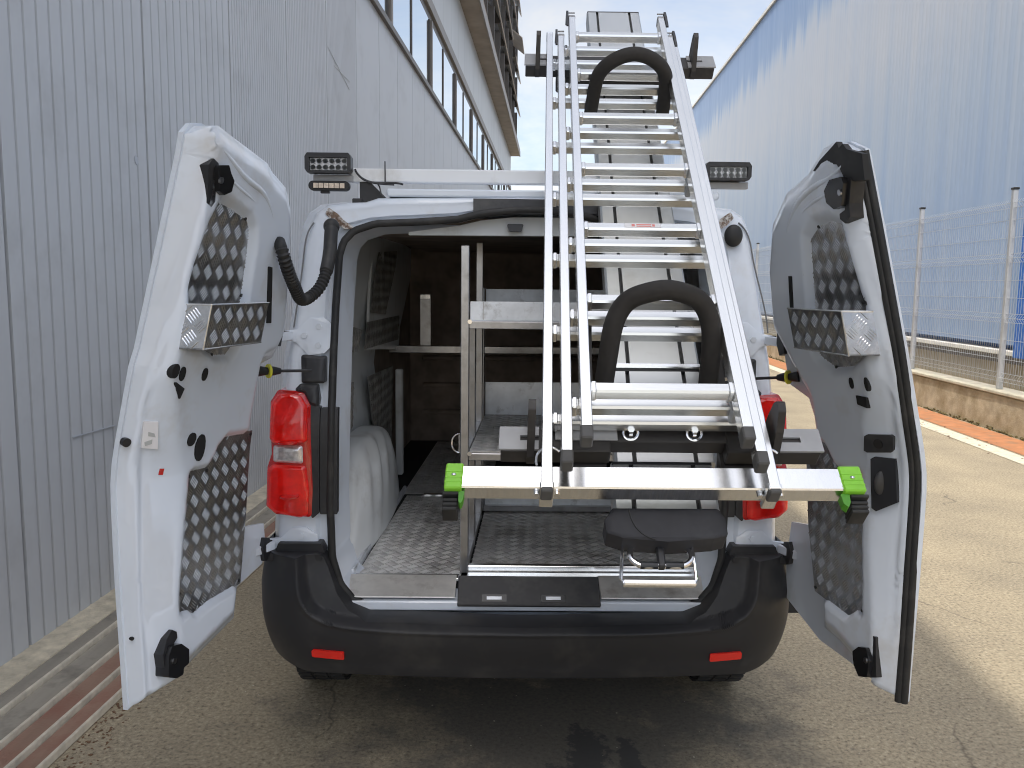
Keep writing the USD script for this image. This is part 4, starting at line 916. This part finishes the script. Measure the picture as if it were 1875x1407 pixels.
# ------------------------------------------------------------------ roof bar and lamps
RB = thing('roof_bar', 'white square roof bar across the rear of the van roof', 'roof bar')
v, f = bb((-.60, .235, 1.925), (.70, .275, 1.970), .004); obj('bar', (v, f), 'roof_bar_white', RB)
for s in (-1, 1):
    br = MB(); br.add(slab(Polygon([(0, 0), (.10, 0), (.095, .012), (.03, .075), (0, .082)]), -.012, .012, lambda v: np.stack([s*(.565 - v[:, 0]), .25 + v[:, 2], 1.855 + v[:, 1]], 1)))
    br.add(bb((min(s*.555, s*.59), .23, 1.84), (max(s*.555, s*.59), .27, 1.872), .003)); v, f = vf(br); obj('foot_bracket', (v, f if s < 0 else f[:, ::-1]), 'black_plastic', RB)
obj('cable', tube(spline([(-.578, .225, 1.965), (-.565, .222, 1.945), (-.53, .222, 1.925), (-.48, .226, 1.922), (-.42, .228, 1.918)], 30), .0035, 8), 'black_plastic', RB)
obj('cable', tube(spline([(-.575, .224, 1.958), (-.555, .22, 1.935), (-.50, .222, 1.919), (-.45, .23, 1.917)], 30), .003, 8), 'black_plastic', RB)
obj('cable', tube(spline([(-.505, .24, 1.918), (-.495, .22, 1.90), (-.49, .21, 1.885), (-.48, .2, 1.872)], 20), .0025, 8), 'black_plastic', RB)
obj('cable_tie', bb((-.482, .229, 1.922), (-.478, .233, 1.993), .001), 'black_plastic', RB)
def work_light(xa, xb, z0, z1, label):
    w, h = xb-xa, z1-z0; t = thing('led_work_light', label, 'work light', None, ((xa+xb)/2, .20, (z0+z1)/2))
    hs = MB(); hs.add(slab(rpoly([(-w/2, -h/2+.012), (-w/2+.008, -h/2), (w/2-.008, -h/2), (w/2, -h/2+.012), (w/2, h/2-.012), (w/2-.008, h/2), (-w/2+.008, h/2), (-w/2, h/2-.012)], .002).difference(sbox(-w/2+.014, -h/2+.008, w/2-.012, h/2-.015)), -.03, .014, lambda v: np.stack([v[:, 0], -v[:, 2], v[:, 1]], 1)))
    for i in range(9): hs.add(bb((-w/2+.01, .03, -h/2+.004+i*(h-.01)/9), (w/2-.01, .055, -h/2+.007+i*(h-.01)/9), .0008))
    hs.add(bb((-w/2+.006, .006, -h/2+.004), (w/2-.006, .032, h/2-.004), .002)); obj('housing', hs, 'black_plastic', t)
    obj('reflector_plate', bb((-w/2+.014, .002, -h/2+.008), (w/2-.012, .006, h/2-.015), .001), 'led_face', t)
    for r_ in range(2):
        for c_ in range(6):
            cx = -w/2+.014 + (c_+.5)*(w-.026)/6; cz = -h/2+.008 + (r_+.5)*(h-.023)/2
            obj('led_cup', tube([(cx, .0018, cz), (cx, -.003, cz), (cx, -.003, cz), (cx, .0005, cz)], [.0102, .0098, .0080, .004], 14), 'led_cup', t)
    obj('front_lens', pb((-w/2+.014, -.0065, -h/2+.008), (w/2-.012, -.006, h/2-.015)), 'lamp_glass', t, smooth=False)
    obj('lamp_bracket', bb((-w/2+.02, .02, -h/2-.024), (w/2, .045, -h/2-.002), .002), 'carrier_grey', t); return t
MAT['lamp_glass'] = usdkit.material(stage, LOOKS+'/lamp_glass', {'t': ('transparent_bsdf', {}), 'g': ('glossy_bsdf', {'roughness': .02}), 'f': ('fresnel', {'IOR': 1.45}), 'm': ('mix_closure', {})}, [('f.fac', 'm.fac'), ('t.BSDF', 'm.closure1'), ('g.BSDF', 'm.closure2')], surface='m.closure')
work_light(-.735, -.585, 1.948, 2.012, 'black twin-row LED work light on the left end of the roof bar')
work_light(.575, .725, 1.940, 1.998, 'black twin-row LED work light on the right end of the roof bar')
mt = thing('amber_marker_light', 'slim amber LED marker light under the left work light', 'marker light', None, (-.655, .19, 1.906))
obj('casing', slab(LineString([(-.052, 0), (.05, 0)]).buffer(.0155), -.016, .010, lambda v: np.stack([v[:, 0], -v[:, 2], v[:, 1]], 1)), 'rubber', mt)
for i in range(6): obj('led_lens', bb((-.051+i*.0172, -.013, -.008), (-.036+i*.0172, -.0102, .008), .002), 'amber_led', mt)
obj('mount_tab', bb((-.03, -.004, -.024), (.0, .010, -.0158), .002), 'black_plastic', mt)
# ------------------------------------------------------------------ ladder lift, inclined over the tail of the van
LO = np.array([0, -.871, 1.374]); Le = np.array([.036, .768, .641]); Ln = np.array([0, -.641, .768])
def LF(v): v = np.asarray(v, float); return LO + v[..., :1]*np.array([1., 0, 0]) + v[..., 1:2]*Le + v[..., 2:3]*Ln      # (across, up the ladder, out of its face)
def lbb(lo, hi, r=.003): v, f = bb(lo, hi, r); return LF(v), f
LT = thing('ladder_lift', 'inclined silver and black ladder lift reaching from the roof down behind the van', 'ladder lift')
def rail_section(x0, x1, w0, w1, o0, o1, name):
    W_ = x1-x0; g1, g2 = x0+W_*.195, x1-W_*.195
    sec = [(x0+.006, o1), (g1-.005, o1), (g1-.004, o1-.012), (g1+.004, o1-.012), (g1+.005, o1), (g2-.005, o1), (g2-.004, o1-.012), (g2+.004, o1-.012), (g2+.005, o1), (x1-.006, o1), (x1, o1-.006), (x1, o0), (x0, o0), (x0, o1-.006)]
    p = obj(name, slab(Polygon(sec), w0, w1, lambda v: LF(v[:, [0, 2, 1]])), 'rail_silver', LT, smooth=30)
    for gx in (g1, g2): obj('groove', lbb((gx-.0042, w0+.002, o1-.0135), (gx+.0042, w1-.002, o1-.0105), .0005), 'rubber', p)
    obj('end_trim', lbb((x0+.002, w1-.006, o0), (x1-.002, w1+.002, o1+.001), .001), 'black_plastic', p)
rail_section(.178, .405, .02, 2.46, -.285, -.232, 'upper_rail')
rail_section(.170, .398, -.02, .27, -.25, -.212, 'middle_rail')
rail_section(.158, .384, -.20, -.035, -.236, -.196, 'lower_rail')
obj('stage_bar', lbb((.168, .27, -.215), (.400, .285, -.203), .003), 'aluminium', LT)
pmat('cap_rubber', (.022, .022, .026), .62, noise=(25, .2), bump=(600, .0006, .4), dirt=(10, (.06, .06, .062), .5, .85))
cp = rpoly([(.152, -.176), (.372, -.176), (.384, -.200), (.384, -.240), (.355, -.248), (.262, -.256), (.17, -.248), (.138, -.236), (.134, -.205)], .006)
obj('end_cap', slab(cp, -.218, -.166, LF, .008, lambda x, y: -.004*(1-np.clip(shapely.distance(cp.boundary, shapely.points(x, y))/.006, 0, 1))**2), 'cap_rubber', LT, smooth=30)
obj('cap_seam', tube(LF(spline([(.185, -.18, -.1655), (.19, -.208, -.1655), (.205, -.236, -.1655), (.235, -.253, -.1665)], 20)), .0016, 6), 'rubber', LT)
obj('prop_frame', tube(LF([(.172, -.20, -.215), (.172, -.247, -.2), (.1645, -.325, -.2), (.168, -.331, -.2), (.311, -.330, -.2), (.315, -.325, -.2), (.315, -.25, -.2), (.315, -.2, -.215)]), .0036, 8), 'chrome', LT)
obj('base_foot', lbb((.168, -.338, -.21), (.314, -.325, -.196), .003), 'aluminium', LT)
hd_ = spline([(.205, -.235, -.22), (.190, -.252, -.205), (.187, -.276, -.2), (.202, -.291, -.2), (.248, -.293, -.2), (.294, -.292, -.2), (.310, -.278, -.2), (.307, -.254, -.205), (.295, -.235, -.22)], 60)
hh = obj('handle', tube(LF(hd_), .0062, 10), 'chrome', LT)
for a, b in ((.205, .240), (.256, .292)): obj('grip', tube(LF([(a, -.2925, -.2), (b, -.2925, -.2)]), .0078, 12), 'black_gloss', hh)
obj('handle_block', lbb((.240, -.30, -.208), (.256, -.24, -.192), .003), 'black_plastic', hh)
def carrier(wc, h, xl, xr, fl, fr):
    if wc < 1: cb = MB().add(lbb((xl+.004, wc-h/2, -.165), (.150, wc+h/2, -.122), .003)).add(lbb((.40, wc-h/2, -.165), (xr-.004, wc+h/2, -.122), .003)).add(lbb((.14, wc-.002, -.165), (.41, wc+h/2+.004, -.124), .003))
    else: cb = lbb((xl+.004, wc-h/2, -.165), (xr-.004, wc+h/2, -.122), .003)
    c_ = obj('cross_carrier', cb, 'carrier_black', LT)
    for a, b in ((xl, xl+.085), (xr-.10, xr)):
        P = sbox(a, wc-h/2, b, wc+h/2).difference(sbox(*((a+.045, wc-.007, b+.01, wc+.007) if a < .2 else (a-.01, wc-.007, a+.055, wc+.007))))
        obj('slotted_plate', slab(P, -.1215, -.1165, LF), 'carrier_grey', c_)
    for xx in (fl, fr):
        sh = rpoly([(wc-h/2-.006, -.165), (wc-h/2-.012, -.13), (wc-.02, -.07), (wc+.005, -.03), (wc+.028, -.022), (wc+.042, -.045), (wc+.048, -.09), (wc+.045, -.165)], .01)
        obj('guide_fin', slab(sh, -.008, .008, lambda v: LF(np.stack([xx + v[:, 2], v[:, 0], v[:, 1]], 1)), None), 'carrier_black', LT, smooth=50)
carrier(-.032, .062, -.090, .605, -.022, .500)
carrier(1.755, .085, -.078, .615, -.030, .535)
obj('lower_block', lbb((.05, -.072, -.19), (.145, -.001, -.1655), .006), 'carrier_black', LT)
obj('lower_block', lbb((.395, -.072, -.19), (.475, -.001, -.1655), .006), 'carrier_black', LT)
obj('upper_block', lbb((.04, 1.72, -.23), (.50, 1.80, -.1655), .006), 'carrier_black', LT)
for x in (.03, .11):
    obj('clamp_plate', lbb((x, -.035, -.1218), (x+.055, .006, -.117), .002), 'carrier_grey', LT)
for x in (.194, .332):
    c3 = LF(np.array([x, -.016, -.118])); yb = obj('eye_bolt', tube([c3 + .016*(math.cos(t)*np.array([1, 0, 0]) + math.sin(t)*(Le/np.linalg.norm(Le)*.8+Ln*.5)) for t in np.linspace(0, 2*math.pi, 21)[:-1]], .0035, 8, closed=True), 'chrome', LT)
    obj('bolt_nut', cyl(LF(np.array([x, -.016, -.124])), LF(np.array([x, -.016, -.106])), .0075, 6), 'chrome', yb)
def hoop(xl, xr, wb, wt, name='padded_hoop'):
    h = (xr-xl)/2; xc = (xl+xr)/2; pts = [(xl-.004, wb, -.15), (xl-.002, wb+(wt-wb)*.2, -.09), (xl+.002, wb+(wt-wb)*.45, -.03), (xl+.010, wb+(wt-wb)*.75, .02)]
    top = [(xl+.035, .058), (xl+.075, .083), (xc, .092), (xr-.075, .083), (xr-.035, .058)]
    pts += [(x, wt, o) for x, o in top] + [(xr-.010, wb+(wt-wb)*.75, .02), (xr-.002, wb+(wt-wb)*.45, -.03), (xr+.002, wb+(wt-wb)*.2, -.09), (xr+.004, wb, -.15)]
    obj(name, tube(LF(spline(pts, 90)), .0222, 18), 'hoop_foam', LT, smooth=60)
hoop(.146, .378, .125, .215); hoop(.155, .388, 1.385, 1.352)
hp = rpoly([(.03, -.2), (.03, -.12), (.20, -.11), (.34, -.06), (.35, -.09), (.29, -.2)], .008)
obj('hoop_bracket', slab(hp, 0, .016, lambda v: LF(np.stack([.100 + v[:, 2], v[:, 0], v[:, 1]], 1))), 'carrier_black', LT)
obj('hoop_bracket', slab(hp, 0, .016, lambda v: LF(np.stack([.405 + v[:, 2], v[:, 0], v[:, 1]], 1))), 'carrier_black', LT)
obj('gas_strut', tube(LF([(.432, .17, -.14), (.434, .20, -.14), (.434, .201, -.14), (.440, .33, -.14), (.440, .331, -.14), (.441, .36, -.14)]), [.006, .006, .0125, .0125, .007, .007], 12), 'chrome', LT)
# ------------------------------------------------------------------ three-section extension ladder
pmat('shoe_grey', (.085, .082, .078), .55, noise=(30, .15))
LA = thing('extension_ladder', 'three-section aluminium extension ladder leaning on the lift behind the van', 'ladder')
secs = [('front', .086, .405, 0.0, -.108, 1.805), ('middle', .050, .440, -.05, -.130, 1.765), ('back', .012, .470, -.10, -.180, 1.90)]
for nm, xl, xr, o, w0, w1 in secs:
    for x, s in ((xl, -1), (xr, 1)):
        rw, rd = .0225, .036
        P = Polygon([(x-rw/2, o+.016), (x+rw/2, o+.016), (x+rw/2, o+.016-rd), (x-rw/2, o+.016-rd)]).buffer(-.002).buffer(.002)
        rl = obj('rail', slab(P, w0, w1, lambda v: LF(v[:, [0, 2, 1]])), 'aluminium', LA)
        obj('end_shoe', lbb((x-rw/2-.0012, w0-(.030 if nm != 'back' else .014), o+.0155-rd), (x+rw/2+.0012, w0+.004, o+.0145), .003), 'shoe_grey', rl)
        # guide hooks at the rail heads
        if nm != 'back':
            hk = rpoly([(w1-.07, o+.018), (w1+.0, o+.022), (w1+.045, o+.02), (w1+.05, o-.03), (w1+.04, o-.032), (w1+.035, o+.006), (w1-.0, o+.006), (w1-.07, o+.012)], .002)
            obj('guide_hook', slab(hk, -.004, .004, lambda v: LF(np.stack([x + s*(rw/2+.005) + v[:, 2], v[:, 0], v[:, 1]], 1))), 'black_plastic', rl)
            obj('head_cap', lbb((x-rw/2-.001, w1-.002, o+.016-rd), (x+rw/2+.001, w1+.018, o+.0165), .003), 'carrier_grey', rl)
            obj('head_bracket', lbb((x-rw/2, w1+.036, o+.012), (x+rw/2, w1+.042, o+.016), .001), 'carrier_grey', rl)
        else: obj('head_cap', lbb((x-rw/2-.001, w1-.002, o+.016-rd), (x+rw/2+.001, w1+.012, o+.0165), .003), 'aluminium', rl)
    for k in range(7):
        w = .28*k
        if w > w1-.05: continue
        rg = obj('rung', lbb((xl+.0115, w-.014, o-.016), (xr-.0115, w+.014, o+.013), .0045), 'aluminium_rung', LA)
        for x, s in ((xl+.0112, 1), (xr-.0112, -1)):
            a = sorted((x, x+s*.012)); obj('rung_collar', lbb((a[0], w-.0155, o-.0175), (a[1], w+.0155, o+.0145), .004), 'aluminium', rg)
        if nm == 'front' and k == 2:
            obj('warning_label', lbb((.200, w-.009, o+.0131), (.292, w+.009, o+.0136), .0002), 'label_white', rg)
            for a, b, c_, d_ in ((.218, .226, -.005, .005), (.230, .268, -.006, -.002), (.230, .268, .001, .005), (.270, .277, -.005, .005)):
                obj('label_print', lbb((a, w+c_, o+.0137), (b, w+d_, o+.0140), .0001), 'label_red', rg)
    if nm == 'middle':
        for w, s in ((0.0, 1), (.28*3, 1)): obj('latch_hook', lbb((xr-.045, w-.03, o-.02), (xr-.03, w+.02, o+.02), .003), 'galv_post', LA)
sb_ = obj('stabiliser_bar', lbb((-.172, -.170, -.150), (.640, -.114, -.108), .003), 'aluminium', LA)
for s, a, b in ((-1, -.196, -.160), (1, .618, .664)):
    cpv, cpf = bb((a, -.174, -.152), (b, -.110, -.1045), .003)
    ft = obj('foot_cap', (LF(cpv), cpf), 'lime', sb_)
    for i in range(4): pass
    obj('foot_cap_ribs', (lambda m: m)(MB().add(lbb((a+.0005, -.160, -.1046), (b-.0005, -.1575, -.1034), .0005)).add(lbb((a+.0005, -.148, -.1046), (b-.0005, -.1455, -.1034), .0005)).add(lbb((a+.0005, -.134, -.1046), (b-.0005, -.1315, -.1034), .0005))), 'lime_dark' if False else 'lime', sb_)
    obj('foot_rivet', (trimesh.creation.icosphere(2, .0055).vertices*[1, 1, .7] + LF(np.array([(a+b)/2, -.141, -.1045])), trimesh.creation.icosphere(2, .0055).faces), 'chrome', sb_)
    pa, pb_ = (a-.003, a+.030) if s < 0 else (b-.032, b+.006)
    pd = MB(); pd.add(lbb((pa, -.182, -.172), (pb_, -.1745, -.115), .003))
    for i in range(3): pd.add(lbb((pa+.001, -.183-.0085*(i+1), -.168-.003*i), (pb_-.001, -.1835-.0085*i, -.125-.003*i), .002))
    obj('rubber_foot', pd, 'rubber', sb_)
    ga, gb = (a+.030, a+.042) if s < 0 else (a-.006, a+.012)
    obj('foot_strap', slab(rpoly([(ga, -.175), (gb, -.175), (gb-.002, -.195), ((ga+gb)/2, -.208), (ga+.001, -.198)], .002), -.135, -.115, LF), 'lime_dark', sb_)
for x in (.012, .470):
    obj('bar_clip', tube(LF(spline([(x-.020, -.112, -.11), (x-.019, -.088, -.10), (x-.012, -.080, -.098), (x+.022, -.080, -.098), (x+.026, -.083, -.1)], 20)), .003, 8), 'chrome', sb_)
    obj('bar_saddle', lbb((x-.014, -.186, -.155), (x+.014, -.1705, -.085), .002), 'aluminium', sb_)
    for dx in (-.02, .022): obj('bar_bolt', cyl(LF(np.array([x+dx, -.1705, -.125])), LF(np.array([x+dx, -.1775, -.125])), .0065, 10), 'chrome', sb_)
